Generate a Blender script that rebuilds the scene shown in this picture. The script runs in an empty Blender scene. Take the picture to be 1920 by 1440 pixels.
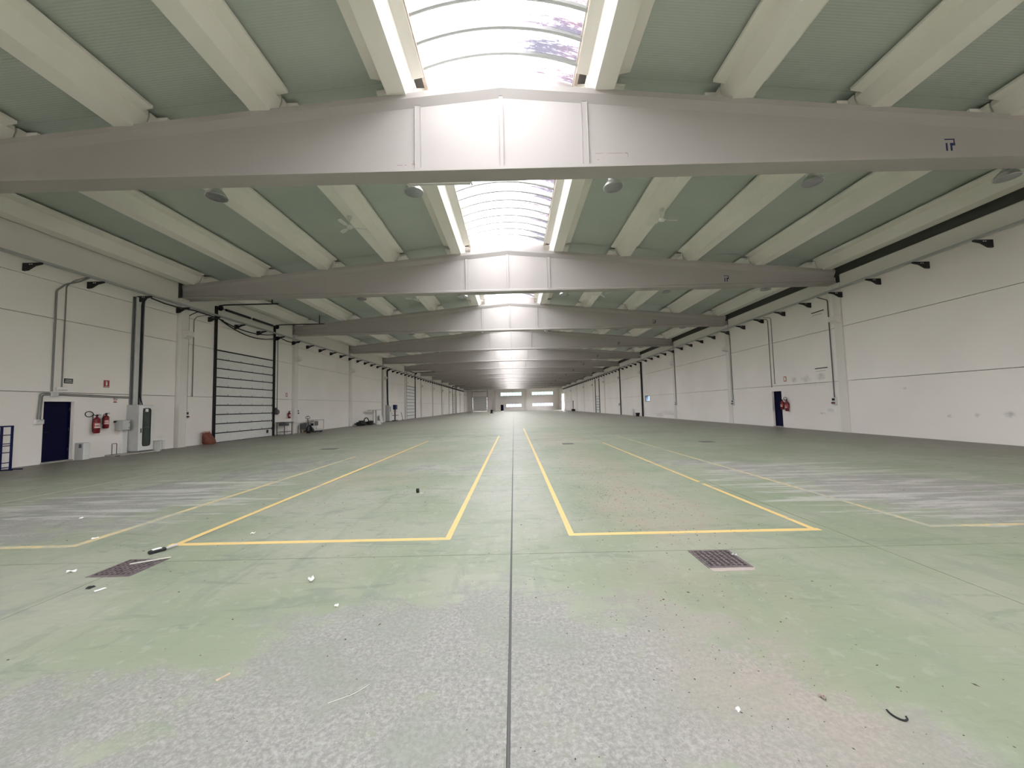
import bpy, math, random
from mathutils import Vector, Matrix
random.seed(7)
PI = math.pi
sc = bpy.context.scene
col = sc.collection

# ---------------------------------------------------------------- camera
cam = bpy.data.cameras.new('camera')
cam.sensor_fit = 'HORIZONTAL'
cam.sensor_width = 36.0
cam.lens = 700.0 / 1920.0 * 36.0
cam.clip_start = 0.05
cam.clip_end = 600
cam_o = bpy.data.objects.new('camera', cam)
col.objects.link(cam_o)
YAW, PIT, ROL = -0.0032, 0.0592, -0.0229
_f = Vector((math.sin(YAW) * math.cos(PIT), math.cos(YAW) * math.cos(PIT), math.sin(PIT)))
_r0 = Vector((math.cos(YAW), -math.sin(YAW), 0))
_u0 = _r0.cross(_f)
_r = _r0 * math.cos(ROL) + _u0 * math.sin(ROL)
_u = _u0 * math.cos(ROL) - _r0 * math.sin(ROL)
m = Matrix((_r, _u, -_f)).transposed().to_4x4()
m.translation = Vector((0.14, 0.0, 1.55))
cam_o.matrix_world = m
sc.camera = cam_o

# ---------------------------------------------------------------- world and exposure
world = bpy.data.worlds.new('overcast_sky')
sc.world = world
world.use_nodes = True
bg = world.node_tree.nodes['Background']
bg.inputs['Color'].default_value = (1.0, 0.96, 0.99, 1)
bg.inputs['Strength'].default_value = 10.0
sc.view_settings.view_transform = 'Standard'
sc.view_settings.look = 'None'
sc.view_settings.gamma = 1
sc.view_settings.use_curve_mapping = False
sc.view_settings.exposure = 1.34
sc.cycles.use_denoising = True
sc.cycles.max_bounces = 8
sc.cycles.diffuse_bounces = 5
sc.cycles.use_adaptive_sampling = True
sc.cycles.adaptive_threshold = 0.02
sc.cycles.transparent_max_bounces = 16
sc.cycles.caustics_reflective = False
sc.cycles.caustics_refractive = False
sc.cycles.sample_clamp_indirect = 20.0

# ---------------------------------------------------------------- measures of the hall
W = 15.4                 # half width, wall face to centre
D = 9.037                # distance between frames
YF = 8.19                # near face of the first roof beam seen
ZB = 6.944               # underside of the roof beams
ZE, ZA = 7.59, 9.015     # top of the beams at the walls and at the ridge
NB = 13                  # frames up to the far wall
YEND = YF + 13 * D + 0.2
YBACK = YF - 2 * D + 0.20
SL = (ZA - ZE) / W
def ztop(x): return ZA - SL * abs(x)
def yb(k): return YF + (k - 1) * D + 0.23      # centre line of frame k
def yc(k): return 17.3 + (k - 2) * D           # centre of the columns of frame k
PX = [2.4 + 3.15 * i for i in range(5)]
VW, VZ0, VZ1 = 1.8, 9.36, 9.70                 # vault: half width, spring and crown

for k in range(0, NB + 1):                     # sky portals in the skylight openings
    L = bpy.data.lights.new('skylight_portal', 'AREA')
    L.shape = 'RECTANGLE'; L.size = 2 * VW; L.size_y = D - 0.5
    L.cycles.is_portal = True
    o = bpy.data.objects.new('skylight_portal', L); col.objects.link(o)
    o.location = (0, yb(k) + D / 2, VZ0 - 0.02)
    if k == NB: bpy.data.objects.remove(o)
ADDED_OPENINGS = [(-12.0, -9.0, 4.87), (7.6, 12.6, 4.87)]     # unseen openings added in the end wall behind the viewer for more daylight
for x0, x1, h in ADDED_OPENINGS:
    L = bpy.data.lights.new('added_opening_portal', 'AREA')
    L.shape = 'RECTANGLE'; L.size = x1 - x0; L.size_y = h
    L.cycles.is_portal = True
    o = bpy.data.objects.new('added_opening_portal', L); col.objects.link(o)
    o.location = ((x0 + x1) / 2, YBACK - 0.15, h / 2); o.rotation_euler = (PI / 2, 0, 0)

ORD = 'first second third fourth fifth sixth seventh eighth ninth tenth eleventh twelfth thirteenth fourteenth fifteenth sixteenth seventeenth eighteenth nineteenth twentieth'.split()
TENS = {2: 'twenty', 3: 'thirty', 4: 'forty', 5: 'fifty', 6: 'sixty', 7: 'seventy'}
def nth(n):
    if n <= 20: return ORD[n - 1]
    return TENS[n // 10] + '-' + ORD[n % 10 - 1] if n % 10 else TENS[n // 10][:-1] + 'ieth'
def bay(k):
    return {-1: 'second bay before the scuffed beam', 0: 'bay just before the scuffed beam'}.get(k, nth(k) + ' bay past the scuffed beam' if k > 0 else '')
SIDE = {-1: 'loading-door side', 1: 'side opposite the loading doors'}
# ---------------------------------------------------------------- mesh helper
class MB:
    def __init__(s): s.v = []; s.f = []
    def add(s, vs, fs):
        b = len(s.v); s.v += [tuple(v) for v in vs]; s.f += [tuple(i + b for i in f) for f in fs]; return s
    def box(s, x0, x1, y0, y1, z0, z1):
        if x0 > x1: x0, x1 = x1, x0
        if y0 > y1: y0, y1 = y1, y0
        if z0 > z1: z0, z1 = z1, z0
        return s.add([(x0, y0, z0), (x1, y0, z0), (x1, y1, z0), (x0, y1, z0), (x0, y0, z1), (x1, y0, z1), (x1, y1, z1), (x0, y1, z1)],
                     [(0, 3, 2, 1), (4, 5, 6, 7), (0, 1, 5, 4), (1, 2, 6, 5), (2, 3, 7, 6), (3, 0, 4, 7)])
    def bbox(s, x0, x1, y0, y1, z0, z1, b=0.01):
        """box with chamfered vertical and horizontal edges (three stacked rings)"""
        def ring(z, i):
            return [(x0 + i, y0 + b, z), (x0 + b, y0 + i, z), (x1 - b, y0 + i, z), (x1 - i, y0 + b, z),
                    (x1 - i, y1 - b, z), (x1 - b, y1 - i, z), (x0 + b, y1 - i, z), (x0 + i, y1 - b, z)]
        def ins(z):
            return [(x0 + b, y0 + 1.6 * b, z), (x0 + 1.6 * b, y0 + b, z), (x1 - 1.6 * b, y0 + b, z), (x1 - b, y0 + 1.6 * b, z),
                    (x1 - b, y1 - 1.6 * b, z), (x1 - 1.6 * b, y1 - b, z), (x0 + 1.6 * b, y1 - b, z), (x0 + b, y1 - 1.6 * b, z)]
        return s.loft([ins(z0), ring(z0 + b, 0), ring(z1 - b, 0), ins(z1)])
    def loft(s, rings, cap=True, close=True):
        n = len(rings[0]); vs = [p for r in rings for p in r]; fs = []
        for i in range(len(rings) - 1):
            for j in range(n if close else n - 1):
                a = i * n + j; b = i * n + (j + 1) % n
                fs.append((a, b, b + n, a + n))
        if cap:
            fs.append(tuple(reversed(range(n)))); fs.append(tuple(range((len(rings) - 1) * n, len(rings) * n)))
        return s.add(vs, fs)
    def prism(s, prof, axis, a, b):
        def P(u, w, t): return {'y': (u, t, w), 'x': (t, u, w), 'z': (u, w, t)}[axis]
        return s.loft([[P(u, w, a) for u, w in prof], [P(u, w, b) for u, w in prof]])
    def tube(s, pts, r, n=6, cap=True):
        pts = [Vector(p) for p in pts]; rings = []; prev = None
        for i, p in enumerate(pts):
            d = (pts[min(i + 1, len(pts) - 1)] - pts[max(i - 1, 0)])
            if d.length < 1e-9: d = Vector((0, 0, 1))
            d.normalize()
            if prev is None:
                up = Vector((0, 0, 1)) if abs(d.z) < 0.9 else Vector((1, 0, 0))
                a = d.cross(up).normalized()
            else:
                a = (prev - d * prev.dot(d)).normalized()
            prev = a; b = d.cross(a)
            rr = r[i] if isinstance(r, (list, tuple)) else r
            rings.append([tuple(p + (a * math.cos(2 * PI * j / n) + b * math.sin(2 * PI * j / n)) * rr) for j in range(n)])
        return s.loft(rings, cap)
    def lathe(s, prof, n=16, c=(0, 0, 0), axis='z'):
        rings = []
        for r, h in prof:
            ring = []
            for j in range(n):
                a = 2 * PI * j / n; p = (max(r, 1e-4) * math.cos(a), max(r, 1e-4) * math.sin(a), h)
                if axis == 'x': p = (p[2], p[0], p[1])
                if axis == 'y': p = (p[0], p[2], p[1])
                ring.append((p[0] + c[0], p[1] + c[1], p[2] + c[2]))
            rings.append(ring)
        return s.loft(rings)
    def mesh(s, name, mt, smooth=False):
        me = bpy.data.meshes.new(name); me.from_pydata(s.v, [], s.f); me.update()
        if mt: me.materials.append(mt)
        import bmesh
        bm = bmesh.new(); bm.from_mesh(me); bmesh.ops.recalc_face_normals(bm, faces=bm.faces); bm.to_mesh(me); bm.free()
        if smooth:
            me.polygons.foreach_set('use_smooth', [True] * len(me.polygons))
            me.set_sharp_from_angle(angle=math.radians(40))
        return me
    def build(s, name, mt, parent=None, smooth=False, loc=None, rz=0):
        return obj(name, s.mesh(name, mt, smooth), parent, loc, rz)

def obj(name, me, parent=None, loc=None, rz=0):
    o = bpy.data.objects.new(name, me); col.objects.link(o)
    if parent: o.parent = parent
    if loc: o.location = loc
    if rz: o.rotation_euler = (0, 0, rz)
    return o
def tag(o, label, cat, group=None):
    o['label'] = label; o['category'] = cat
    if group: o['group'] = group
    return o
def thing(name, label, cat, loc=(0, 0, 0), rz=0, group=None):
    return tag(obj(name, None, None, loc, rz), label, cat, group)
def struct(o): o['kind'] = 'structure'; return o
def copy_tree(o, loc, rz=0, label=None, group=None, parent=None):
    c = o.copy(); col.objects.link(c); c.parent = parent
    if parent is None:
        c.location = loc; c.rotation_euler = (0, 0, rz)
        if label: c['label'] = label
        if group: c['group'] = group
    for ch in [x for x in col.objects if x.parent == o]: copy_tree(ch, None, parent=c)
    return c
def onwall(side, y, z=0.0, out=0.0):
    """location and turn of a wall thing: local +x points into the room"""
    return ((-W + out, y, z), 0) if side < 0 else ((W - out, y, z), PI)

# ---------------------------------------------------------------- materials
class NT:
    def __init__(s, name):
        s.m = bpy.data.materials.new(name); s.m.use_nodes = True; s.t = s.m.node_tree; s.t.nodes.clear()
        s.out = s.n('ShaderNodeOutputMaterial')
    def n(s, kind, **kw):
        nd = s.t.nodes.new(kind)
        for k, v in kw.items(): setattr(nd, k, v)
        return nd
    def link(s, a, b): s.t.links.new(a, b)
    def setv(s, sock, v):
        if hasattr(v, 'node'): s.link(v, sock)
        elif isinstance(v, (tuple, list)) and len(v) == 3 and sock.type == 'RGBA': sock.default_value = (*v, 1)
        else: sock.default_value = v
    def math(s, op, a, b=0.0, c=None, clamp=False):
        nd = s.n('ShaderNodeMath', operation=op); nd.use_clamp = clamp
        s.setv(nd.inputs[0], a); s.setv(nd.inputs[1], b)
        if c is not None: s.setv(nd.inputs[2], c)
        return nd.outputs[0]
    def mix(s, f, a, b, blend='MIX'):
        nd = s.n('ShaderNodeMix', data_type='RGBA', blend_type=blend)
        s.setv(nd.inputs[0], f); s.setv(nd.inputs[6], a); s.setv(nd.inputs[7], b)
        return nd.outputs[2]
    def pos(s): return s.n('ShaderNodeNewGeometry').outputs['Position']
    def scale(s, v, sx, sy, sz):
        nd = s.n('ShaderNodeVectorMath', operation='MULTIPLY'); s.link(v, nd.inputs[0]); nd.inputs[1].default_value = (sx, sy, sz); return nd.outputs[0]
    def noise(s, v, sc_, det=4, rough=0.55, dist=0.0):
        nd = s.n('ShaderNodeTexNoise'); s.link(v, nd.inputs['Vector']); nd.inputs['Scale'].default_value = sc_
        nd.inputs['Detail'].default_value = det; nd.inputs['Roughness'].default_value = rough; nd.inputs['Distortion'].default_value = dist
        return nd.outputs[0]
    def ramp(s, f, lo, hi, a=0.0, b=1.0):
        nd = s.n('ShaderNodeMapRange'); nd.interpolation_type = 'SMOOTHSTEP'
        s.setv(nd.inputs[0], f); nd.inputs[1].default_value = lo; nd.inputs[2].default_value = hi
        nd.inputs[3].default_value = a; nd.inputs[4].default_value = b; return nd.outputs[0]
    def sep(s, v):
        nd = s.n('ShaderNodeSeparateXYZ'); s.link(v, nd.inputs[0]); return nd.outputs
    def bsdf(s, color, rough=0.6, metal=0.0, spec=0.5, bump=None, bstr=0.3, bdist=0.01, **kw):
        nd = s.n('ShaderNodeBsdfPrincipled')
        s.setv(nd.inputs['Base Color'], color); s.setv(nd.inputs['Roughness'], rough)
        nd.inputs['Metallic'].default_value = metal; nd.inputs['Specular IOR Level'].default_value = spec
        for k, v in kw.items(): s.setv(nd.inputs[k], v)
        if bump is not None:
            b = s.n('ShaderNodeBump'); b.inputs['Strength'].default_value = bstr; b.inputs['Distance'].default_value = bdist
            s.link(bump, b.inputs['Height']); s.link(b.outputs[0], nd.inputs['Normal'])
        s.link(nd.outputs[0], s.out.inputs[0]); return s.m

def plain(name, c, rough=0.6, metal=0.0, amt=0.035, scl=6.0, spec=0.4):
    t = NT(name); p = t.pos()
    n = t.noise(p, scl, 4, 0.6)
    f = t.ramp(n, 0.3, 0.7)
    lo = tuple(x * (1 - amt) for x in c); hi = tuple(min(1, x * (1 + amt)) for x in c)
    return t.bsdf(t.mix(f, lo, hi), rough, metal, spec)

def concrete_paint(name, c, dirt=(0.35, 0.32, 0.27), dirt_amt=0.25, marks=()):
    t = NT(name); p = t.pos(); xyz = t.sep(p)
    big = t.ramp(t.noise(p, 0.35, 3, 0.5), 0.3, 0.75)
    c2 = tuple(x * 0.94 for x in c)
    cl = t.mix(big, c, c2)
    sm = t.noise(p, 9.0, 5, 0.7)
    cl = t.mix(t.ramp(sm, 0.60, 0.78, 0, dirt_amt), cl, dirt)
    for (ax, c1, cz, r1, rz, amt) in marks:      # scuffs with a place and a shape of their own
        u = t.math('DIVIDE', t.math('SUBTRACT', xyz[ax], c1), r1); w = t.math('DIVIDE', t.math('SUBTRACT', xyz[2], cz), rz)
        d = t.math('ADD', t.math('MULTIPLY', u, u), t.math('MULTIPLY', w, w))
        d = t.math('ADD', d, t.math('MULTIPLY', t.math('SUBTRACT', t.noise(p, 7, 6, 0.8), 0.5), 4.0))
        cl = t.mix(t.ramp(d, 1.3, -0.6, 0, amt * 0.75), cl, (0.22, 0.2, 0.19))
    fine = t.noise(p, 60.0, 3, 0.6)
    return t.bsdf(cl, 0.75, 0, 0.25, bump=fine, bstr=0.12, bdist=0.004)

CREAM = (0.66, 0.645, 0.585)
M = {}
M['wall'] = concrete_paint('wall_paint', (0.87, 0.83, 0.79), dirt_amt=0.10,
    marks=[(1, 13.9, 0.95, 0.35, 0.14, 0.18), (1, 16.4, 0.55, 0.25, 0.1, 0.2)])
M['wall_r'] = concrete_paint('wall_paint_scuffed', (0.885, 0.835, 0.80), dirt_amt=0.10,
    marks=[(1, 20.3, 2.62, 0.22, 0.2, 0.5), (1, 19.5, 2.6, 0.35, 0.22, 0.45), (1, 18.5, 2.66, 0.3, 0.2, 0.6), (1, 19.0, 2.3, 0.9, 0.12, 0.2),
           (1, 18.1, 1.0, 0.2, 0.12, 0.5), (1, 18.6, 0.85, 0.25, 0.06, 0.5), (1, 37.0, 0.55, 2.6, 0.25, 0.35), (1, 39.2, 0.25, 1.2, 0.3, 0.4),
           (1, 13.2, 0.85, 0.08, 0.07, 0.6), (1, 12.4, 0.9, 0.09, 0.08, 0.6), (1, 11.6, 0.95, 0.16, 0.12, 0.7), (1, 14.6, 1.9, 0.09, 0.06, 0.5)])
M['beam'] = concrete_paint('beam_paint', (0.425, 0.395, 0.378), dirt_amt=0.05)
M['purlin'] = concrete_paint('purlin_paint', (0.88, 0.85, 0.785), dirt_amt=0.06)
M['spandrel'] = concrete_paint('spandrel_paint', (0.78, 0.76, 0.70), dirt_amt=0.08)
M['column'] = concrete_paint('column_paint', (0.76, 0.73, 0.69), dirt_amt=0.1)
M['backing'] = plain('dark_grey_backing', (0.10, 0.10, 0.09), 0.9)  # dark grey backing that shows through joints and gaps
M['white'] = plain('white_painted_steel', (0.72, 0.72, 0.70), 0.45)
M['offwhite'] = plain('offwhite_plastic', (0.62, 0.61, 0.56), 0.5)
M['grey'] = plain('grey_painted_steel', (0.42, 0.43, 0.42), 0.45)
M['lgrey'] = plain('light_grey_enamel', (0.56, 0.57, 0.55), 0.45)
M['dgrey'] = plain('dark_grey_steel', (0.10, 0.10, 0.105), 0.5)
M['black'] = plain('black_steel', (0.012, 0.012, 0.014), 0.5)
M['rubber'] = plain('black_rubber', (0.015, 0.015, 0.016), 0.7)
M['galv'] = plain('galvanised_steel', (0.52, 0.53, 0.53), 0.35, 0.7)
M['conduit'] = plain('grey_conduit', (0.19, 0.19, 0.18), 0.5)
M['alu'] = plain('spun_aluminium', (0.72, 0.73, 0.74), 0.25, 1.0)
M['blue'] = plain('navy_blue_door_paint', (0.0022, 0.0026, 0.030), 0.6, amt=0.1, spec=0.15)
M['blue_rack'] = plain('blue_rack_paint', (0.005, 0.007, 0.06), 0.5, spec=0.2)
M['red'] = plain('fire_red_paint', (0.15, 0.008, 0.014), 0.35)
M['redsign'] = plain('red_sign_enamel', (0.36, 0.05, 0.04), 0.5, amt=0.03)
M['paper'] = plain('white_paper', (0.82, 0.82, 0.80), 0.8)
M['markblue'] = plain('navy_mark_paint', (0.012, 0.02, 0.09), 0.6, amt=0.02)
M['brickbag'] = plain('terracotta_sack', (0.17, 0.055, 0.035), 0.75, amt=0.3, scl=14)
M['wood'] = plain('pale_timber', (0.52, 0.40, 0.30), 0.7, amt=0.2, scl=10)
M['curb'] = plain('pinkish_timber_kerb', (0.60, 0.50, 0.42), 0.75, amt=0.12, scl=5)
M['steel'] = plain('bare_steel', (0.36, 0.35, 0.35), 0.4, 0.8)
M['iron'] = plain('cast_iron', (0.17, 0.14, 0.145), 0.6, 0.3, amt=0.3, scl=30)
M['scuff'] = plain('brown_scuff', (0.34, 0.26, 0.24), 0.8)
M['fan'] = plain('fan_white_enamel', (0.70, 0.70, 0.66), 0.35)
M['concrete'] = concrete_paint('raw_concrete', (0.40, 0.38, 0.35), dirt_amt=0.4)
M['tube'] = plain('lamp_tube_glass', (0.80, 0.80, 0.78), 0.3)

def ribbed_panel():
    t = NT('roof_panel_ribbed_sheet'); p = t.pos(); y = t.sep(p)[1]
    w = t.math('SINE', t.math('MULTIPLY', y, 2 * PI / 0.055))
    n = t.ramp(t.noise(t.scale(p, 0.25, 1.0, 1.0), 0.8, 3, 0.5), 0.3, 0.7)
    c = t.mix(n, (0.47, 0.52, 0.475), (0.50, 0.545, 0.50))
    return t.bsdf(c, 0.6, 0, 0.3, bump=w, bstr=0.25, bdist=0.004)
M['panel'] = ribbed_panel()

def vault():
    t = NT('skylight_polycarbonate'); p = t.pos(); x, y, z = t.sep(p)
    st = t.noise(t.scale(p, 3.4, 62.0, 2.0), 1.0, 6, 0.8, 0.3)
    cell = t.math('ABSOLUTE', t.math('SUBTRACT', t.math('FRACT', t.math('DIVIDE', t.math('SUBTRACT', y, YF + 0.05), RIB)), 0.5))   # 0 in mid strip
    side = t.ramp(x, -1.6, 2.0, 0.0, 0.30)
    low = t.noise(t.scale(p, 0.9, 1.7, 1.0), 1.0, 2, 0.5)
    f = t.math('ADD', st, side)
    f = t.math('ADD', f, t.math('MULTIPLY', t.math('SUBTRACT', low, 0.5), 0.35))
    f = t.math('SUBTRACT', f, t.math('MULTIPLY', t.math('ABSOLUTE', t.math('SUBTRACT', cell, 0.12)), 0.55))
    d = t.ramp(f, 0.645, 0.685)
    hue = t.mix(t.ramp(low, 0.35, 0.65), (0.135, 0.108, 0.124), (0.112, 0.110, 0.128))
    tint = t.mix(t.math('MULTIPLY', d, 0.95), (0.74, 0.76, 0.76), hue)
    tr = t.n('ShaderNodeBsdfTransparent'); t.link(tint, tr.inputs[0])
    tl = t.n('ShaderNodeBsdfTranslucent'); t.link(tint, tl.inputs[0])
    mx = t.n('ShaderNodeMixShader'); mx.inputs[0].default_value = 0.2
    t.link(tr.outputs[0], mx.inputs[1]); t.link(tl.outputs[0], mx.inputs[2]); t.link(mx.outputs[0], t.out.inputs[0])
    return t.m
RIB = 0.585
M['vault'] = vault()

def glass(name, tint):
    t = NT(name); p = t.pos()
    tr = t.n('ShaderNodeBsdfTransparent'); tr.inputs[0].default_value = (*tint, 1)
    gl = t.n('ShaderNodeBsdfGlossy'); gl.inputs['Roughness'].default_value = 0.08
    mx = t.n('ShaderNodeMixShader'); mx.inputs[0].default_value = 0.06
    t.link(tr.outputs[0], mx.inputs[1]); t.link(gl.outputs[0], mx.inputs[2]); t.link(mx.outputs[0], t.out.inputs[0])
    return t.m
M['glass'] = glass('window_glass', (0.215, 0.265, 0.25))
M['glass2'] = glass('bluish_window_glass', (0.225, 0.24, 0.275))
M['skyglass'] = glass('sky_blue_glass', (0.30, 0.36, 0.42))
M['cabglass'] = glass('cabinet_glass', (0.55, 0.6, 0.58))

def floor_mat(name):
    t = NT(name); p = t.pos(); x, y, z = t.sep(p)
    flat = t.scale(p, 1, 1, 0)
    def ell(cx, cy, rx, ry, k=1.0):
        u = t.math('DIVIDE', t.math('SUBTRACT', x, cx), rx); w = t.math('DIVIDE', t.math('SUBTRACT', y, cy), ry)
        d = t.math('SQRT', t.math('ADD', t.math('MULTIPLY', u, u), t.math('MULTIPLY', w, w)))
        return t.ramp(d, 1.35, 0.65, 0, k)
    big = t.noise(flat, 0.55, 2, 0.6)
    mid = t.noise(flat, 2.2, 4, 0.65, 0.6)
    fine = t.noise(flat, 38.0, 4, 0.8, 0.1)
    med = t.noise(flat, 7.0, 3, 0.7, 0.3)
    blotch = t.noise(flat, 1.1, 3, 0.65, 0.4)
    grit = t.noise(flat, 140.0, 2, 0.6)
    streak = t.noise(t.scale(p, 3.0, 0.7, 0), 1.4, 4, 0.7, 0.5)
    streakx = t.noise(t.scale(p, 0.5, 4.5, 0), 1.0, 5, 0.7, 0.4)
    g1, g2 = (0.262, 0.295, 0.212), (0.335, 0.345, 0.278)
    green = t.mix(t.ramp(big, 0.38, 0.62), g1, g2)
    green = t.mix(t.ramp(mid, 0.48, 0.68, 0, 0.5), green, (0.215, 0.265, 0.20))
    green = t.mix(t.ramp(streak, 0.52, 0.68, 0, 0.5), green, (0.21, 0.245, 0.195))
    smudge = t.noise(t.scale(p, 0.8, 3.0, 0), 1.0, 4, 0.7, 1.2)
    green = t.mix(t.ramp(smudge, 0.55, 0.64, 0, 0.5), green, (0.17, 0.215, 0.165))
    green = t.mix(t.ramp(med, 0.54, 0.68, 0, 0.35), green, (0.40, 0.41, 0.36))
    green = t.mix(t.ramp(x, 0.5, 3.0, 0.0, 0.22), green, (0.265, 0.315, 0.20))
    # worn down to concrete: patches where the paint is gone
    worn = None
    for e in [(-0.1, 1.5, 2.0, 1.75, 0.95), (-2.2, 1.6, 1.25, 0.85, 0.8), (1.4, 1.55, 0.8, 0.75, 0.7),
              (6.9, 6.2, 1.7, 1.7, 0.95), (5.6, 8.6, 1.0, 1.3, 0.7), (9.5, 5.6, 1.5, 1.2, 0.6), (-7.1, 6.8, 1.5, 1.9, 0.85),
              (-6.2, 5.3, 1.0, 0.7, 0.7), (-6.2, 10.6, 1.2, 2.2, 0.6), (-1.9, 9.7, 1.6, 0.5, 0.6), (4.6, 9.9, 0.8, 0.7, 0.6),
              (2.0, 17.0, 2.2, 0.7, 0.6), (-2.5, 20.0, 3.0, 0.8, 0.6), (6.5, 20.0, 3.0, 1.2, 0.6)]:
        v = ell(*e); worn = v if worn is None else t.math('MAXIMUM', worn, v)
    edge = t.math('ADD', worn, t.math('MULTIPLY', t.math('SUBTRACT', mid, 0.5), 1.5))
    edge = t.math('ADD', edge, t.math('MULTIPLY', t.math('SUBTRACT', med, 0.5), 1.1))
    edge = t.math('ADD', edge, t.math('MULTIPLY', t.math('SUBTRACT', blotch, 0.5), 1.8))
    edge = t.math('ADD', edge, t.math('MULTIPLY', t.math('SUBTRACT', fine, 0.5), 0.9))
    edge = t.math('ADD', edge, t.math('MULTIPLY', t.math('SUBTRACT', streakx, 0.5), t.ramp(y, 3.5, 5.0, 0.0, 0.9)))
    wm = t.ramp(edge, 0.22, 0.82)
    flk = t.noise(flat, 64.0, 3, 0.8, 0.0)
    grey = t.mix(t.ramp(fine, 0.36, 0.66), (0.215, 0.208, 0.20), (0.375, 0.358, 0.347))
    grey = t.mix(t.ramp(flk, 0.58, 0.70, 0, 0.5), grey, (0.52, 0.50, 0.49))
    grey = t.mix(t.ramp(flk, 0.38, 0.28, 0, 0.5), grey, (0.17, 0.175, 0.16))
    grey = t.mix(t.ramp(med, 0.58, 0.78, 0, 0.5), grey, (0.46, 0.445, 0.43))
    grey = t.mix(t.ramp(blotch, 0.46, 0.62, 0, 0.6), grey, (0.235, 0.255, 0.218))
    grey = t.mix(t.ramp(mid, 0.5, 0.75, 0, 0.4), grey, (0.29, 0.315, 0.275))
    grey = t.mix(t.ramp(x, 0.2, 1.6, 0, 0.25), grey, (0.40, 0.35, 0.33))
    c = t.mix(t.math('MULTIPLY', wm, 0.92), green, grey)
    # whitish scrapes
    ws = t.math('ADD', streakx, t.math('MULTIPLY', ell(6.3, 7.0, 2.6, 3.0), 0.13))
    ws = t.math('ADD', ws, t.math('MULTIPLY', ell(-6.8, 7.2, 2.4, 2.2), 0.13))
    ws = t.math('SUBTRACT', ws, t.ramp(y, 4.9, 4.2, 0.0, 0.12))
    ws = t.math('SUBTRACT', ws, t.ramp(t.math('ABSOLUTE', x), 4.4, 3.4, 0.0, 0.06))
    c = t.mix(t.ramp(ws, 0.61, 0.71, 0, 0.55), c, (0.56, 0.55, 0.53))
    pale = t.math('MULTIPLY', t.ramp(t.math('ABSOLUTE', t.math('SUBTRACT', x, 0.06)), 1.1, 0.3, 0, 0.45), t.ramp(y, 3.6, 6.5))
    c = t.mix(t.math('MULTIPLY', pale, t.ramp(med, 0.3, 0.7, 0.5, 1.0)), c, (0.42, 0.42, 0.385))
    # reddish dust
    br = None
    for e in [(2.1, 5.8, 0.8, 1.6, 0.8), (2.2, 10.0, 0.7, 3.4, 0.7), (2.3, 17.5, 1.2, 4.0, 0.7), (-3.0, 8.4, 1.1, 0.9, 0.6), (1.5, 2.0, 0.5, 0.9, 0.45), (1.7, 3.2, 0.8, 0.7, 0.35), (-3.6, 13.0, 1.5, 2.0, 0.5)]:
        v = ell(*e); br = v if br is None else t.math('MAXIMUM', br, v)
    br = t.math('MULTIPLY', br, t.ramp(t.math('ADD', mid, t.math('MULTIPLY', fine, 0.5)), 0.55, 0.95))
    c = t.mix(t.math('MULTIPLY', br, 0.75), c, (0.40, 0.31, 0.26))
    # brown grime swept against the walls, tyre marks
    ax = t.math('ABSOLUTE', x)
    gr = t.ramp(t.math('ADD', ax, t.math('MULTIPLY', t.math('SUBTRACT', mid, 0.5), 3.0)), 9.5, 14.8, 0, 0.78)
    c = t.mix(gr, c, (0.16, 0.14, 0.12))
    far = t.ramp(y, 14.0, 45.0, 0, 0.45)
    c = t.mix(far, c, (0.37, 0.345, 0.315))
    tyre = t.noise(t.scale(p, 0.35, 2.2, 0), 1.3, 4, 0.6, 2.2)
    c = t.mix(t.ramp(t.math('ABSOLUTE', t.math('SUBTRACT', tyre, 0.5)), 0.03, 0.0, 0, 0.10), c, (0.16, 0.19, 0.15))
    c = t.mix(t.ramp(grit, 0.58, 0.7, 0, 0.35), c, (0.24, 0.235, 0.21))
    rgh = t.ramp(wm, 0, 1, 0.46, 0.62)
    return t.bsdf(c, rgh, 0, 0.35, bump=t.math('ADD', fine, t.math('MULTIPLY', grit, 0.5)), bstr=0.25, bdist=0.003)
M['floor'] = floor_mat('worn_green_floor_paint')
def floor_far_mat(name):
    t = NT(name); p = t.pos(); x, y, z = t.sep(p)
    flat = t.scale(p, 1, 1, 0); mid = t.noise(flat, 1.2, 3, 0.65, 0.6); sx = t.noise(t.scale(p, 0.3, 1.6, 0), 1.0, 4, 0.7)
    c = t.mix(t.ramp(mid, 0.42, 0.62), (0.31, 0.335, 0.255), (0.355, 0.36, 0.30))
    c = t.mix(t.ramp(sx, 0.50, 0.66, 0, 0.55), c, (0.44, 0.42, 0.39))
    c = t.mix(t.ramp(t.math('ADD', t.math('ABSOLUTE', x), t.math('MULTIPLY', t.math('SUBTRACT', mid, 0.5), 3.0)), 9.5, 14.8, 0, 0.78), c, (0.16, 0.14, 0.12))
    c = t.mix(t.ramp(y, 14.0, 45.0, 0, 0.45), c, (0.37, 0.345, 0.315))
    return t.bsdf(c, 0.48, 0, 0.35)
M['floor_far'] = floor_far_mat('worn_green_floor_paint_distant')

def line_mat(name, c, fade):
    t = NT(name); p = t.pos()
    n = t.noise(p, 9.0, 5, 0.7); n2 = t.noise(p, 1.1, 3, 0.6)
    f = t.ramp(t.math('ADD', n, t.math('MULTIPLY', t.math('SUBTRACT', n2, 0.5), 0.8)), 0.62 - fade * 0.4, 0.85 - fade * 0.4, 0, 0.85)
    return t.bsdf(t.mix(f, c, (0.38, 0.40, 0.33)), 0.55, 0, 0.3)
M['yellow'] = line_mat('yellow_line_paint', (0.74, 0.53, 0.22), 0.15)
M['yellow_faded'] = line_mat('faded_yellow_line_paint', (0.62, 0.50, 0.28), 0.55)
M['pale_faded'] = line_mat('faded_pale_line_paint', (0.52, 0.48, 0.36), 0.6)

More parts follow.
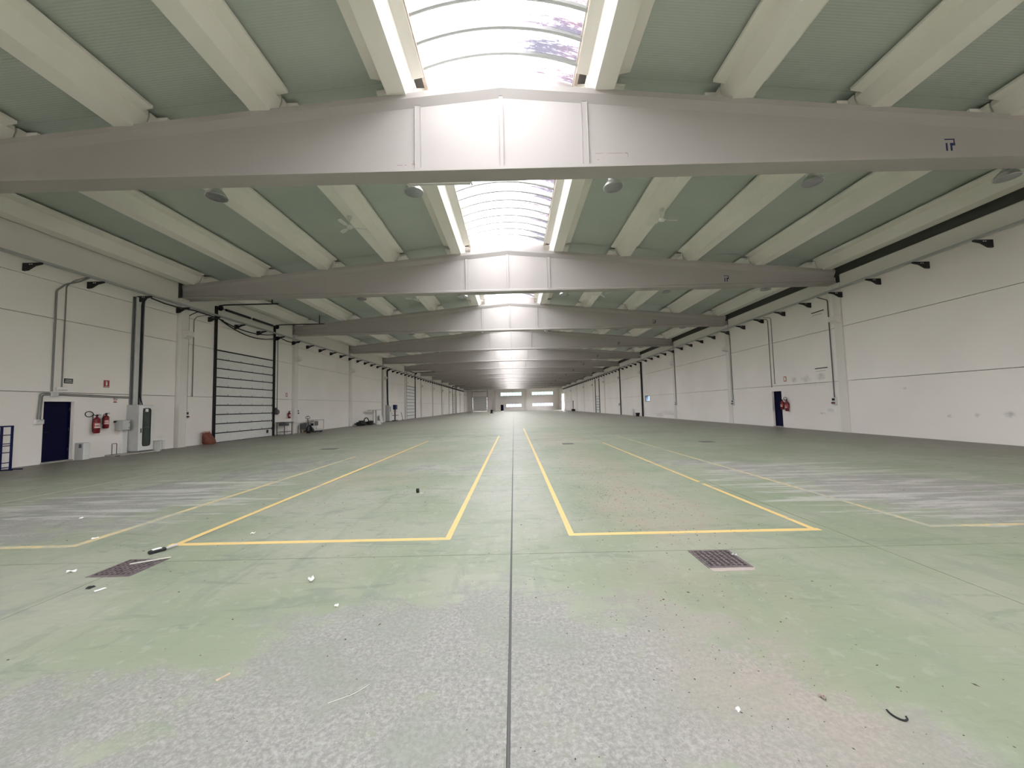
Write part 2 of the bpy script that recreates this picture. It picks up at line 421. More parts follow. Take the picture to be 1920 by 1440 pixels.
# ================================================================= structure
# ---- floor: cast slabs with saw-cut joints
FX = [-W, -11.6, -7.7, -3.84, 0.08, 3.88, 7.75, 11.6, W]
DY = 4.52
FY0 = 4.02 - 3 * DY
b = MB(); b.box(-W - 0.4, W + 0.4, YBACK - 0.3, YEND + 0.3, -0.20, -0.012)
floor = struct(b.build('floor', M['backing']))
for i in range(8):
    w = FX[i + 1] - FX[i]; g = 0.004
    g0 = 0.009 if i == 4 else g; g1 = 0.009 if i == 3 else g
    me = MB().box(g0, w - g1, g, DY - g, -0.012, 0.0).mesh('floor_slab', M['floor'])
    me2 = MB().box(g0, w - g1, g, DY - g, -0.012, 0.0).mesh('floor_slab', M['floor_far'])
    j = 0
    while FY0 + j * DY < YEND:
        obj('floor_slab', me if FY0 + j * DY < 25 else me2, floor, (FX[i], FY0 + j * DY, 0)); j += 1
MB().box(0.075, 0.085, YBACK, YEND, -0.012, -0.005).build('joint_strip', M['dgrey'], floor)
b = MB(); b.box(-160, 160, -120, 330, -0.5, -0.26)
g_ = struct(b.build('ground', plain('dark_asphalt', (0.20, 0.195, 0.19), 0.9, amt=0.15)))

# ---- walls
def cells(u0, u1, v0, v1, holes):
    us = sorted({u0, u1, *[min(max(h[i], u0), u1) for h in holes for i in (0, 1)]})
    vs = sorted({v0, v1, *[min(max(h[i], v0), v1) for h in holes for i in (2, 3)]})
    for a, b_ in zip(us, us[1:]):
        for c, d in zip(vs, vs[1:]):
            if b_ - a < 1e-4 or d - c < 1e-4: continue
            mu, mv = (a + b_) / 2, (c + d) / 2
            if not any(h[0] < mu < h[1] and h[2] < mv < h[3] for h in holes): yield a, b_, c, d
# holes: (y0, y1, z0, z1); the fifth entry tells whether the backing is pierced as well
HL = [(12.30, 13.16, 0, 2.06, 0), (19.35, 24.0, 0, 4.87, 0), (54.05, 58.75, 0, 4.87, 0), (81.0, 82.6, 0, 2.9, 0), (95.2, 100.6, 0, 4.87, 0)]
HR = [(21.33, 22.11, 0, 2.06, 0), (66.2, 69.2, 0, 3.0, 0), (41.9, 43.3, 1.72, 2.40, 1), (113.2, 118.2, 0, 5.0, 1)]
def side_wall(name, s, holes, mt, rows, sp0, sp1):
    b = MB(); xo, xi = s * (W + 0.42), s * (W + 0.20)
    for a, b_, c, d in cells(YBACK, YEND, -0.2, 8.6, [h[:4] for h in holes if h[4]]):
        b.box(xo, xi, a, b_, c, d)
    wall = struct(b.build(name, M['backing']))
    cache = {}
    for k in range(-1, NB + 1):
        y0, y1 = yc(k) + 0.218, yc(k + 1) - 0.218
        if k == -1: y0 = YBACK
        y1 = min(y1, YEND)
        if y1 - y0 < 0.3: continue
        for r, (z0, z1) in enumerate(rows):
            hs = [h[:4] for h in holes if h[0] < y1 and h[1] > y0 and h[2] < z1 and h[3] > z0]
            key = (r, round(y1 - y0, 3)) if not hs else None
            if key in cache and key: me = cache[key]
            else:
                b = MB(); g = 0.010
                if not hs: b.box(0, s * 0.205, g, y1 - y0 - g, z0 + (g if r else 0), z1 - g)
                else:
                    for a, b_, c, d in cells(y0 + g, y1 - g, z0 + (g if r else 0), z1 - g, hs): b.box(0, s * 0.205, a - y0, b_ - y0, c, d)
                me = b.mesh('wall_panel', mt)
                if key: cache[key] = me
            obj('wall_panel', me, wall, (s * W, y0, 0))
        me = cache.get(('sp', round(y1 - y0, 3)))
        if not me:
            me = MB().prism([(0.2 * s, sp0), (0.0, sp0), (0.0, sp1 - 0.04), (0.03 * s, sp1), (0.2 * s, sp1)], 'y', 0.0, y1 - y0).mesh('spandrel_beam', M['spandrel'])
            cache[('sp', round(y1 - y0, 3))] = me
        obj('spandrel_beam', me, wall, (s * W, y0, 0))
    return wall
wl = side_wall('wall_left', -1, HL, M['wall'], [(0, 2.37), (2.37, 4.88), (4.88, 6.14), (6.14, 6.62)], 6.62, 7.70)
wr = side_wall('wall_right', 1, HR, M['wall_r'], [(0, 2.37), (2.37, 4.88), (4.88, 6.62)], 6.62, 7.32)

HF = [(-13.7, -8.75, 0, 5.0), (-4.24, -3.3, 0, 2.06), (-4.2, 2.9, 5.02, 6.2), (-2.4, 2.85, 1.2, 2.3), (6.3, 13.5, 5.1, 6.2), (6.4, 13.4, 1.3, 2.4)]
b = MB()
for a, b_, c, d in cells(-W - 0.4, W + 0.4, -0.2, 10.4, HF): b.box(a, b_, YEND, YEND + 0.3, c, d)
wall_far = struct(b.build('wall_far', M['wall']))
b = MB()
for a, b_, c, d in cells(-W - 0.4, W + 0.4, -0.2, 10.4, [(x0, x1, -0.2, h) for x0, x1, h in ADDED_OPENINGS]): b.box(a, b_, YBACK - 0.3, YBACK, c, d)
struct(b.build('wall_back', M['wall']))

# ---- ceiling panels
b = MB()
for s in (-1, 1):
    rings = []
    for x in (VW + 0.02, W + 0.5):
        zt = ztop(x) + 0.60
        rings.append([(s * x, YBACK - 0.3, zt), (s * x, YEND + 0.3, zt), (s * x, YEND + 0.3, zt + 0.05), (s * x, YBACK - 0.3, zt + 0.05)])
    b.loft(rings)
ceiling = struct(b.build('ceiling', M['backing']))
for s in (-1, 1):
    for i in range(5):
        xa = PX[i]; xb = PX[i + 1] if i < 4 else W + 0.45
        rings = []
        for x in (xa, xb):
            zt = ztop(x) + 0.525
            rings.append([(s * x, 0.003, zt), (s * x, D - 0.003, zt), (s * x, D - 0.003, zt + 0.07), (s * x, 0.003, zt + 0.07)])
        me = MB().loft(rings).mesh('roof_panel', M['panel'])
        for k in range(-1, NB + 1):
            obj('roof_panel', me, ceiling, (0, yb(k), 0))

# ---- columns
col_label = {-1: 'square cream concrete column with corbel standing proud of the wall with loading doors',
             1: 'flat cream concrete pilaster with corbel on the wall opposite the loading doors'}
for s in (-1, 1):
    pr = 0.18 if s < 0 else 0.05
    t = thing('concrete_column', col_label[s], 'column', (s * W, yc(1), 0), 0, 'columns along one long wall' if s < 0 else 'pilasters along the other long wall')
    MB().box(s * 0.2, -s * pr, -0.205, 0.205, 0, ZB - 0.005).build('shaft', M['column'], t)
    MB().prism([(-s * pr, 5.05), (-s * (pr + 0.12), 5.09), (-s * (pr + 0.28), 5.17), (-s * (pr + 0.28), 5.40), (-s * pr, 5.40)], 'y', -0.17, 0.19).build('corbel', M['column'], t)
    for k in list(range(2, NB + 1)):
        copy_tree(t, (s * W, yc(k), 0), 0, ('cream concrete column with corbel, loading-door side' if s < 0 else 'flat concrete pilaster with corbel, opposite side') + ', under the ' + nth(k - 1) + ' beam past the scuffed one')

# ---- roof beams
def beam_ring(x):
    zt = ztop(x); h = [(-0.23, ZB), (-0.23, ZB + 0.075), (-0.13, ZB + 0.13), (-0.13, zt - 0.30), (-0.23, zt - 0.13), (-0.23, zt)]
    pts = h + [(-a, z) for a, z in reversed(h)]
    return [(x, a, z - ZB) for a, z in pts]
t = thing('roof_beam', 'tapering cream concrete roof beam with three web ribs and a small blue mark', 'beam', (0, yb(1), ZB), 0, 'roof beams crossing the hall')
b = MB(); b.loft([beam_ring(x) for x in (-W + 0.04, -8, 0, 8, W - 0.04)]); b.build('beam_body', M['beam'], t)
for x, w in ((-1.93, 0.065), (0, 0.045), (1.93, 0.065)):
    for sy in (-1, 1):
        b = MB(); b.bbox(x - w, x + w, sy * 0.12, sy * 0.165, 0.10, ztop(x) - ZB - 0.27, 0.012); b.build('web_rib', M['beam'], t)
mk = MB()      # blue maker's mark: long top bar, a left stem, a right stem with a square flag
for x0, x1, z0, z1 in ((0, 0.23, 0.29, 0.315), (0.205, 0.23, 0.21, 0.29), (0.12, 0.235, 0.155, 0.215), (0.125, 0.165, 0.03, 0.155), (0.02, 0.06, 0.03, 0.215)):
    mk.box(10.19 + x0, 10.19 + x1, -0.133, -0.129, 0.20 + z0, 0.20 + z1)
mko = mk.build('maker_mark', M['markblue'], t); mko['label'] = 'small navy blue mark of bars'
beams = [t]
lab_n = ['', '', 'second', 'third', 'fourth', 'fifth', 'sixth', 'seventh', 'eighth', 'ninth', 'tenth', 'eleventh', 'twelfth', 'last']
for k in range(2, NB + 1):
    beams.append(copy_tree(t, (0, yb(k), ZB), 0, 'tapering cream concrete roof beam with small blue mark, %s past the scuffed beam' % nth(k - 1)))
t['label'] = 'tapering cream concrete roof beam with brown pencil scuffs beside its web ribs'
b = MB()
for (x0, x1, z0, z1) in ((-2.42, -2.3, 0.2, 0.22), (-2.25, -2.2, 0.2, 0.215), (-2.08, -2.0, 0.21, 0.25), (-2.05, -2.03, 0.25, 0.31), (2.15, 2.35, 0.37, 0.38), (2.42, 2.8, 0.37, 0.378), (2.84, 2.9, 0.36, 0.385), (2.9, 2.91, 0.28, 0.37), (2.2, 2.24, 0.22, 0.235), (2.32, 2.34, 0.24, 0.25)):
    b.box(x0, x1, -0.1325, -0.1295, z0, z1)
b.build('scuff_marks', M['scuff'], t)
# a beam behind the camera position completes the roof
for k in (0,): copy_tree(beams[1], (0, yb(k), ZB), 0, 'tapering cream concrete roof beam next before the scuffed beam')

# ---- purlins
pts = [(0.22, 0.0), (0.36, 0.40), (0.36, 0.52)]
core = [(-a, z) for a, z in reversed(pts)] + pts
wing = [(0.345, 0.40), (0.62, 0.455), (0.62, 0.52), (0.345, 0.52)]
b = MB(); b.prism(core, 'y', 0.02, D - 0.02)
b.prism(wing, 'y', 0.18, D - 0.18); b.prism([(-a, z) for a, z in wing], 'y', 0.18, D - 0.18)
pm = b.mesh('roof_purlin', M['purlin'])
for s in (-1, 1):
    for i, x in enumerate(PX):
        for k in range(-1, NB + 1):
            lb = 'cream roof purlin, %s from the skylight, %s, %s' % (nth(i + 1), 'loading-door side' if s < 0 else 'opposite side', bay(k))
            gr = 'roof purlins spanning between the beams'
            tag(obj('roof_purlin', pm, None, (s * x, yb(k), ztop(abs(x) + 0.22))), lb, 'purlin', gr)

# ---- skylights
def arc(x, dz=0.0):
    R = (VW * VW + (VZ1 - VZ0) ** 2) / (2 * (VZ1 - VZ0)); zc = VZ1 - R
    return math.sqrt(R * R - x * x) + zc + dz
XS = [-VW + 2 * VW * i / 20 for i in range(21)]
Y0 = 0.45; YL = D - 0.18; NR = int(YL / RIB); RS = YL / NR
pane = MB()
pane.loft([[(x, 0.0, arc(x)), (x, RS, arc(x)), (x, RS, arc(x) + 0.012), (x, 0.0, arc(x) + 0.012)] for x in XS])
pane = pane.mesh('pane', M['vault'], True)
rib = MB().tube([(x, 0, arc(x) - 0.046) for x in XS], 0.052, 8).mesh('rib', M['grey'], True)
allpane = MB(); allpane.loft([[(x, 0.0, arc(x)), (x, YL, arc(x)), (x, YL, arc(x) + 0.012), (x, 0.0, arc(x) + 0.012)] for x in XS])
allpane = allpane.mesh('pane', M['vault'], True)
zcb = ztop(VW) + 0.40
curb = MB().box(-0.03, 0.05, 0.29, D + 0.26, zcb - VZ0, 0.03).mesh('kerb', M['curb'])
rim = MB().box(-0.02, 0.012, 0.29, D + 0.26, -0.05, -0.02).mesh('edge_strip', M['white'])
endp = MB()
endp.loft([[(x, 0.28, ztop(x)), (x, 0.45, ztop(x)), (x, 0.45, arc(x) + 0.02), (x, 0.28, arc(x) + 0.02)] for x in XS])
endm = endp.mesh('end_plate', M['beam'])
me = MB().box(-PX[0], PX[0], 0.30, D - 0.003, ztop(PX[0]) + 0.525, ztop(PX[0]) + 0.595).mesh('roof_panel', M['panel'])
obj('roof_panel', me, ceiling, (0, yb(NB), 0))            # cover added instead of a last skylight, to keep the end wall darker
for k in range(-1, NB):
    lb = 'arched translucent skylight streaked with dirt, ' + bay(k)
    t = thing('barrel_skylight', lb, 'skylight', (0, yb(k), 0), 0, 'arched skylights along the ridge')
    if k <= 3:
        for j in range(NR): obj('pane', pane, t, (0, Y0 + j * RS, 0))
        for j in range(1, NR): obj('rib', rib, t, (0, Y0 + j * RS, 0))
    else:
        obj('pane', allpane, t, (0, Y0, 0))
        b = MB()
        for j in range(1, NR, 2): b.tube([(x, Y0 + j * RS, arc(x) - 0.018) for x in XS[::2]], 0.021, 4)
        o = b.build('rib', M['grey'], t); o['kind'] = 'stuff'
    for s in (-1, 1):
        c = obj('kerb', curb, t, (s * (VW + 0.0), 0, VZ0)); 
        obj('edge_strip', rim, c, (-s * 0.04, 0, 0))
    obj('end_plate', endm, t)

# ================================================================= windows and doors of the setting
def window(n, x0, x1, z0, z1, panes, mt):
    w = struct(MB().box(-0.03, x1 - x0 + 0.03, 0.06, 0.10, -0.03, 0.03).box(-0.03, x1 - x0 + 0.03, 0.06, 0.10, z1 - z0 - 0.03, z1 - z0 + 0.03)
               .build('window_%d' % n, M['white'], None, loc=(x0, YEND, z0)))
    wd = (x1 - x0) / panes
    for i in range(panes + 1):
        MB().box(i * wd - 0.03, i * wd + 0.03, 0.06, 0.10, 0, z1 - z0).build('mullion', M['white'], w)
    pm_ = MB().box(0.03, wd - 0.03, 0.075, 0.085, 0.03, z1 - z0 - 0.03).mesh('pane', mt)
    for i in range(panes): obj('pane', pm_, w, (i * wd, 0, 0))
    MB().box(-0.05, x1 - x0 + 0.05, -0.05, 0.05, -0.06, -0.03).build('window_sill', M['concrete'], w)
window(1, -4.2, 2.9, 5.02, 6.2, 7, M['glass'])
window(2, -2.4, 2.85, 1.2, 2.3, 5, M['glass2'])
window(3, 6.3, 13.5, 5.1, 6.2, 7, M['glass'])
window(4, 6.4, 13.4, 1.3, 2.4, 7, M['glass2'])
w5 = struct(MB().box(-0.02, 0.06, 0, 1.4, 0, 0.06).box(-0.02, 0.06, 0, 1.4, 0.62, 0.68).box(-0.02, 0.06, 0, 0.09, 0.06, 0.62).box(-0.02, 0.06, 1.31, 1.4, 0.06, 0.62)
            .build('window_5', M['dgrey'], None, loc=(W, 41.9, 1.72)))
MB().box(0.015, 0.025, 0.09, 1.31, 0.06, 0.62).build('pane', M['skyglass'], w5)
MB().box(0.07, 0.42, 1.38, 1.40, 0, 0.68).box(0.07, 0.42, 0, 0.02, 0, 0.68).box(0.07, 0.42, 0.02, 1.38, 0, 0.02).box(0.07, 0.42, 0.02, 1.38, 0.66, 0.68).build('added_reveal', M['white'], w5)  # white lining added so daylight brightens the small window

def hinged_door(n, side, y0, w, h, mt, inset=0.15):
    loc, rz = onwall(side, y0 if side < 0 else y0 + w)
    d = struct(obj('door_%d' % n, None, None, loc, rz))
    MB().bbox(-inset - 0.04, -inset, 0.04, w - 0.04, 0.05, h - 0.04, 0.004).build('door_leaf', mt, d)
    MB().box(-inset - 0.05, -inset + 0.03, 0, 0.04, 0, h).box(-inset - 0.05, -inset + 0.03, w - 0.04, w, 0, h).box(-inset - 0.05, -inset + 0.03, 0.04, w - 0.04, h - 0.04, h).build('door_frame', mt, d)
    MB().box(-0.2, 0.02, -0.02, w + 0.02, 0, 0.045).build('threshold', M['concrete'], d)
    MB().tube([(-inset, 0.12, 1.03), (-inset + 0.05, 0.12, 1.03), (-inset + 0.05, 0.24, 1.03)], 0.01, 6).build('door_handle', M['black'], d)
    for z in (0.35, 1.05, 1.75):
        MB().lathe([(0.013, 0), (0.013, 0.1)], 8, (-inset + 0.03, w - 0.035, z)).build('hinge', M['black'], d)
    return d
hinged_door(1, -1, 12.30, 0.86, 2.06, M['blue'])
hinged_door(2, 1, 21.33, 0.78, 2.06, M['blue'])
hinged_door(3, -1, 81.0, 1.6, 2.9, M['white'], 0.06)
d4 = struct(obj('door_4', None, None, (-4.24, YEND, 0)))
MB().bbox(0.03, 0.91, 0.10, 0.14, 0.02, 2.03, 0.004).build('door_leaf', M['blue'], d4)
MB().box(0, 0.03, 0.08, 0.16, 0, 2.06).box(0.91, 0.94, 0.08, 0.16, 0, 2.06).box(0.03, 0.91, 0.08, 0.16, 2.03, 2.06).build('door_frame', M['blue'], d4)
MB().tube([(0.82, 0.1, 1.03), (0.82, 0.05, 1.03), (0.72, 0.05, 1.03)], 0.01, 6).build('door_handle', M['black'], d4)

def sectional_door(n, loc, rz, w, h, ntop, hinges=True, sections=10, tail=3.2):
    """overhead door: local x out of the wall, local y along the opening"""
    d = struct(obj('door_%d' % n, None, None, loc, rz))
    sh = h / sections
    sec = MB().bbox(-0.07, -0.02, -0.04, w + 0.04, 0.018, sh - 0.018, 0.006).mesh('door_section', M['white'])
    seal = MB().box(-0.065, -0.012, 0.12, w - 0.12, -0.026, 0.028).mesh('section_seal', M['rubber'])
    hin = MB().bbox(-0.02, 0.0, -0.035, 0.035, 0.03, 0.10, 0.004).lathe([(0.02, 0), (0.02, 0.012)], 8, (0.0, 0, 0.065), 'x').mesh('hinge', M['galv'])
    rol = MB().bbox(-0.02, 0.01, -0.03, 0.03, -0.06, 0.06, 0.004).mesh('roller_plate', M['dgrey'])
    for i in range(sections):
        o = obj('door_section', sec, d, (0, 0, i * sh))
        if i:
            obj('section_seal', seal, d, (0, 0, i * sh))
            if hinges:
                for q in range(1, 5): obj('hinge', hin, o, (0, w * q / 5, 0))
                for q in (0.04, w - 0.04): obj('roller_plate', rol, o, (0, q, 0))
    MB().box(-0.06, -0.005, -0.02, w + 0.02, h - 0.05, h + 0.06).build('head_seal', M['rubber'], d)
    for y, s in ((-0.07, 1), (w + 0.07, -1)):
        MB().box(0.0, 0.09, y - 0.06, y + 0.06, 0.0, ntop).box(0.0, 0.12, y - 0.02, y + 0.02, 0.0, ntop).build('vertical_track', M['black'], d)
        if tail:
            MB().tube([(0.06, y, ntop - 0.35), (0.09, y, ntop - 0.12), (0.22, y, ntop + 0.02), (0.5, y, ntop + 0.05), (tail, y, ntop + 0.05)], 0.035, 6).build('horizontal_track', M['black'], d)
            MB().box(tail - 0.25, tail - 0.21, y - 0.02, y + 0.02, ntop + 0.05, ntop + 0.62).box(tail - 0.4, tail + 0.1, y - 0.03, y + 0.03, ntop + 0.03, ntop + 0.07).build('track_hanger', M['black'], d)
    if tail:
        MB().tube([(0.22, -0.12, ntop - 0.1), (0.22, w + 0.12, ntop - 0.1)], 0.022, 8).build('torsion_shaft', M['black'], d)
        for a, c in ((0.35, 0.47 * w), (0.53 * w, w - 0.4)):
            MB().tube([(0.22, a, ntop - 0.1), (0.22, c, ntop - 0.1)], 0.065, 10).build('torsion_spring', M['black'], d, True)
        for y in (-0.02, w + 0.02):
            MB().lathe([(0.14, -0.03), (0.14, 0.03)], 14, (0.22, y, ntop - 0.1), 'y').build('cable_drum', M['black'], d, True)
    if hinges: MB().bbox(-0.02, 0.04, w - 0.5, w - 0.38, 0.22, 0.42, 0.01).build('door_handle', M['black'], d)
    return d
sectional_door(5, (-W, 19.35, 0), 0, 4.65, 4.87, 7.15)
sectional_door(6, (-W, 54.05, 0), 0, 4.70, 4.87, 7.15, False)
sectional_door(7, (-W, 95.2, 0), 0, 5.4, 4.87, 7.0, False)
sectional_door(8, (-13.7, YEND, 0), -PI / 2, 4.95, 5.0, 6.8, False, 10, 2.5)
sectional_door(9, (W, 69.2, 0), PI, 3.0, 3.0, 6.1, False, 6, 0)

# ================================================================= far wall columns
for x in (4.35, -6.1):
    t = thing('concrete_column', 'pale concrete column on the far end wall between the windows' if x > 0 else 'dark edged concrete column on the far end wall beside the loading door', 'column', (x, YEND, 0))
    MB().box(-0.33, 0.33, -0.25, 0.0, 0, ZB).build('shaft', M['column'], t)
    MB().box(-0.42, 0.42, -0.32, 0.0, ZB - 0.35, ZB).build('capital', M['column'], t)

# ================================================================= roof fittings
# high-bay lamps behind each beam
t = thing('highbay_lamp', 'round aluminium high-bay lamp hanging behind a roof beam', 'lamp', (-7.27, yb(1) + 0.72, 7.0), 0, 'high-bay lamps behind the roof beams')
MB().lathe([(0.235, 0.0), (0.245, 0.008), (0.235, 0.03), (0.205, 0.09), (0.15, 0.16), (0.10, 0.20), (0.10, 0.215), (0.14, 0.15), (0.195, 0.085), (0.222, 0.03), (0.230, 0.0)], 24).build('reflector', M['alu'], t, True)
MB().lathe([(0.0, 0.19), (0.105, 0.19), (0.11, 0.22), (0.11, 0.40), (0.09, 0.43), (0.0, 0.43)], 16).build('ballast_housing', M['lgrey'], t, True)
MB().lathe([(0.0, 0.06), (0.03, 0.07), (0.045, 0.11), (0.03, 0.16), (0.02, 0.19), (0.0, 0.19)], 10).build('bulb', M['tube'], t, True)
MB().tube([(0, 0, 0.43), (0, 0, 0.46), (0, -0.05, 0.48), (0, -0.60, 0.48)], 0.014, 6).build('hanger_arm', M['galv'], t)
LX = (-7.27, -2.26, 2.78, 7.8, 12.7)
for k in range(1, 8):
    for i, x in enumerate(LX):
        lb = 'high-bay lamp, %s, behind the %s' % (('second from skylight, loading-door side', 'next to skylight, loading-door side', 'next to skylight, opposite side', 'second from skylight, opposite side', 'third from skylight, opposite side')[i],
             'scuffed beam' if k == 1 else '%s beam past the scuffed one' % nth(k - 1))
        if k == 1 and i == 0: t['label'] = lb; continue
        copy_tree(t, (x, yb(k) + 0.72, 7.0), 0, lb)
# fluorescent battens
t = thing('fluorescent_batten', 'long white fluorescent batten under the far edge of a roof beam', 'light fitting', (-1.53, yb(1) + 0.37, 6.985), 0, 'fluorescent battens behind the roof beams')
MB().bbox(-0.78, 0.78, -0.06, 0.06, 0.03, 0.075, 0.008).build('housing', M['offwhite'], t)
for y in (-0.035, 0.035):
    MB().tube([(-0.74, y, 0.008), (0.74, y, 0.008)], 0.016, 8).build('tube', M['tube'], t, True)
for x in (-0.77, 0.77): MB().bbox(x - 0.02, x + 0.02, -0.06, 0.06, -0.012, 0.035, 0.004).build('lamp_holder', M['offwhite'], t)
for x in (-0.5, 0.5): MB().box(x - 0.015, x + 0.015, -0.15, 0.02, 0.075, 0.085).build('bracket', M['galv'], t)
t['label'] = 'long white fluorescent batten at the far edge of the scuffed beam'
for k in range(2, 10): copy_tree(t, (-1.53, yb(k) + 0.37, 6.985), 0, 'white fluorescent batten at the edge of the %s beam past the scuffed one' % nth(k - 1))
# ceiling fans
t = thing('ceiling_fan', 'white three-blade ceiling fan hanging from a roof purlin', 'fan', (-5.6, 13.0, 8.09), 0, 'ceiling fans under the purlins')
ZP = ztop(5.55 + 0.22) - 8.09
MB().lathe([(0.0, ZP), (0.075, ZP), (0.07, ZP - 0.05), (0.045, ZP - 0.12), (0.0, ZP - 0.12)], 14).build('canopy', M['fan'], t, True)
MB().tube([(0, 0, 0.03), (0, 0, ZP - 0.1)], 0.014, 8).build('down_rod', M['fan'], t, True)
MB().lathe([(0.0, -0.07), (0.07, -0.065), (0.115, -0.02), (0.115, 0.02), (0.07, 0.05), (0.0, 0.055)], 18).build('motor', M['fan'], t, True)
for i in range(3):
    a = 2 * PI * i / 3 + 0.35; b = MB()
    def q(r_, w_, z_): return (r_ * math.cos(a) - w_ * math.sin(a), r_ * math.sin(a) + w_ * math.cos(a), z_)
    b.loft([[q(r_, -w_, -0.012 - 0.2 * w_), q(r_, w_, -0.012 + 0.2 * w_), q(r_, w_, -0.006 + 0.2 * w_), q(r_, -w_, -0.006 - 0.2 * w_)] for r_, w_ in ((0.1, 0.02), (0.18, 0.03), (0.22, 0.065), (0.45, 0.075), (0.60, 0.06))])
    b.build('blade', M['fan'], t)
for k in range(1, 4):
    for s in (-1, 1):
        if k == 1 and s < 0: continue
        copy_tree(t, (s * 5.6, 13.0 + (k - 1) * D, 8.09), 0.9 * s + k, 'white three-blade ceiling fan, %s, %s' % ('loading-door side' if s < 0 else 'opposite side', bay(k)))
t['label'] = 'white three-blade ceiling fan, loading-door side, ' + bay(1)
# bracket, cable tray on both walls
br = MB().prism([(0.0, 0.0), (0.60, 0.0), (0.60, -0.045), (0.36, -0.10), (0.14, -0.235), (0.0, -0.25)], 'y', -0.03, 0.03)
t0 = tag(br.build('wall_bracket', M['black'], None, loc=(-W + 0.0, 11.6, 6.46)), 'black steel wall bracket carrying the cable tray on the loading door wall', 'bracket', 'tray brackets on the loading door wall')
for y in (0.24, 0.31): MB().lathe([(0.022, -0.034), (0.022, 0.034)], 8, (y, 0, -0.05), 'y').build('bolt', M['lgrey'], t0)
t1 = copy_tree(t0, (W, 11.6, 6.46), PI, 'black steel wall bracket carrying the cable tray on the wall opposite the loading doors', 'tray brackets on the opposite wall')
t0['label'] = 'black tray bracket on the loading-door wall, before the blue door'
t1['label'] = 'black tray bracket on the opposite wall, third before the pilaster with socket box'
for i in range(1, 58):
    y = 11.6 + D / 5 * i
    if y > YEND - 3: break
    oncol = min(abs(y - yc(k)) for k in range(1, 14)) < 0.25
    copy_tree(t0, (-W + (0.18 if oncol else 0.0), y, 6.46), 0, 'black tray bracket on the loading-door wall, ' +
              ('between blue door and electrical cabinet' if i == 1 else 'above the electrical cabinet' if i == 2 else nth(i - 2) + ' past the electrical cabinet'))
    if not (112.9 < y < 118.5):
        copy_tree(t1, (W - (0.05 if oncol else 0.0), y, 6.46), PI, 'black tray bracket on the opposite wall, ' +
                  (ORD[2 - i] + ' before the pilaster with socket box' if i < 3 else 'on the pilaster with socket box' if i == 3 else nth(i - 3) + ' past the pilaster with socket box'))
for s in (-1, 1):
    b = MB(); p = [(0.50, 0.0), (0.68, 0.0), (0.68, 0.055), (0.672, 0.055), (0.672, 0.008), (0.508, 0.008), (0.508, 0.055), (0.50, 0.055)]
    b.prism([(-s * u, z) for u, z in p], 'y', -2.0, (YEND - 4) if s < 0 else 112.0)
    tag(b.build('cable_tray', M['grey'], None, loc=(s * W, 0, 6.465)), 'long pale cable tray running over the brackets on the ' + ('loading door wall' if s < 0 else 'wall opposite the loading doors'), 'cable tray')
for s in (-1, 1):
    b = MB(); b.tube([(0, -2, 0), (0, 117, 0)], 0.022, 6)
    tag(b.build('power_cable', M['rubber'], None, loc=(s * (W - 0.59), 0, 6.497)), 'black cable lying in the cable tray on the ' + ('loading door wall' if s < 0 else 'wall opposite the loading doors'), 'cable')

# ================================================================= left wall fittings
def pipe(name, pts, r, mt, label, cat, group=None, loc=None, n=7):
    o = MB().tube(pts, r, n).build(name, mt, None, True, loc=pts_base(pts) if False else None)
    return tag(o, label, cat, group)
def pts_base(pts): return pts[0]
def bend(pts, r=0.08, n=4):
    """round the corners of a polyline"""
    P = [Vector(p) for p in pts]; out = [P[0]]
    for a, b_, c in zip(P, P[1:], P[2:]):
        d1 = (a - b_); d2 = (c - b_); rr = min(r, d1.length / 2, d2.length / 2)
        p1 = b_ + d1.normalized() * rr; p2 = b_ + d2.normalized() * rr
        for i in range(n + 1):
            t_ = i / n; out.append(p1 * (1 - t_) ** 2 + b_ * 2 * t_ * (1 - t_) + p2 * t_ ** 2)
    out.append(P[-1]); return out
XL = -W
def cond(pts, label, r=0.018, mt='conduit', name='conduit', cat='conduit', group=None):
    """conduit on the left wall; pts are (out, y, z)"""
    return tag(MB().tube(bend([(XL + o, y, z) for o, y, z in pts]), r, 7).build(name, M[mt], None, True), label, cat, group)
def condr(pts, label, r=0.018, mt='conduit', name='conduit', cat='conduit', group=None):
    return tag(MB().tube(bend([(W - o, y, z) for o, y, z in pts]), r, 7).build(name, M[mt], None, True), label, cat, group)
cond([(0.55, 12.98, 6.46), (0.3, 12.9, 6.3), (0.03, 12.72, 6.15), (0.03, 12.47, 5.85), (0.03, 12.47, 2.36)], 'grey conduit with a crooked top running down to the junction box above the blue door', 0.028)
cond([(0.5, 12.95, 6.46), (0.22, 12.80, 6.3), (0.022, 12.75, 6.1), (0.022, 12.75, 2.56)], 'thin grey conduit dropping to the emergency light beside the blue door', 0.018)
cond([(0.03, 12.45, 2.33), (0.03, 12.17, 2.33), (0.03, 12.12, 1.47)], 'grey conduit bending down to the switch box, outer of the pair', 0.02)
cond([(0.03, 12.45, 2.28), (0.03, 12.23, 2.27), (0.03, 12.20, 1.47)], 'grey conduit bending down to the switch box, inner of the pair', 0.02)
cond([(0.03, 12.6, 2.33), (0.03, 15.02, 2.27)], 'horizontal grey conduit along the wall joint from the junction box to the cable trunking, upper', 0.016)
cond([(0.03, 12.6, 2.28), (0.03, 15.02, 2.22)], 'horizontal grey conduit just below its twin from the junction box to the trunking', 0.016)
o = MB().bbox(0, 0.09, -0.10, 0.10, -0.085, 0.085, 0.01).build('junction_box', M['offwhite'], None, loc=(XL, 12.53, 2.31)); tag(o, 'square off-white junction box above the corner of the blue door', 'junction box')
MB().box(0.09, 0.096, -0.085, 0.085, -0.07, 0.07).build('lid', M['lgrey'], o)
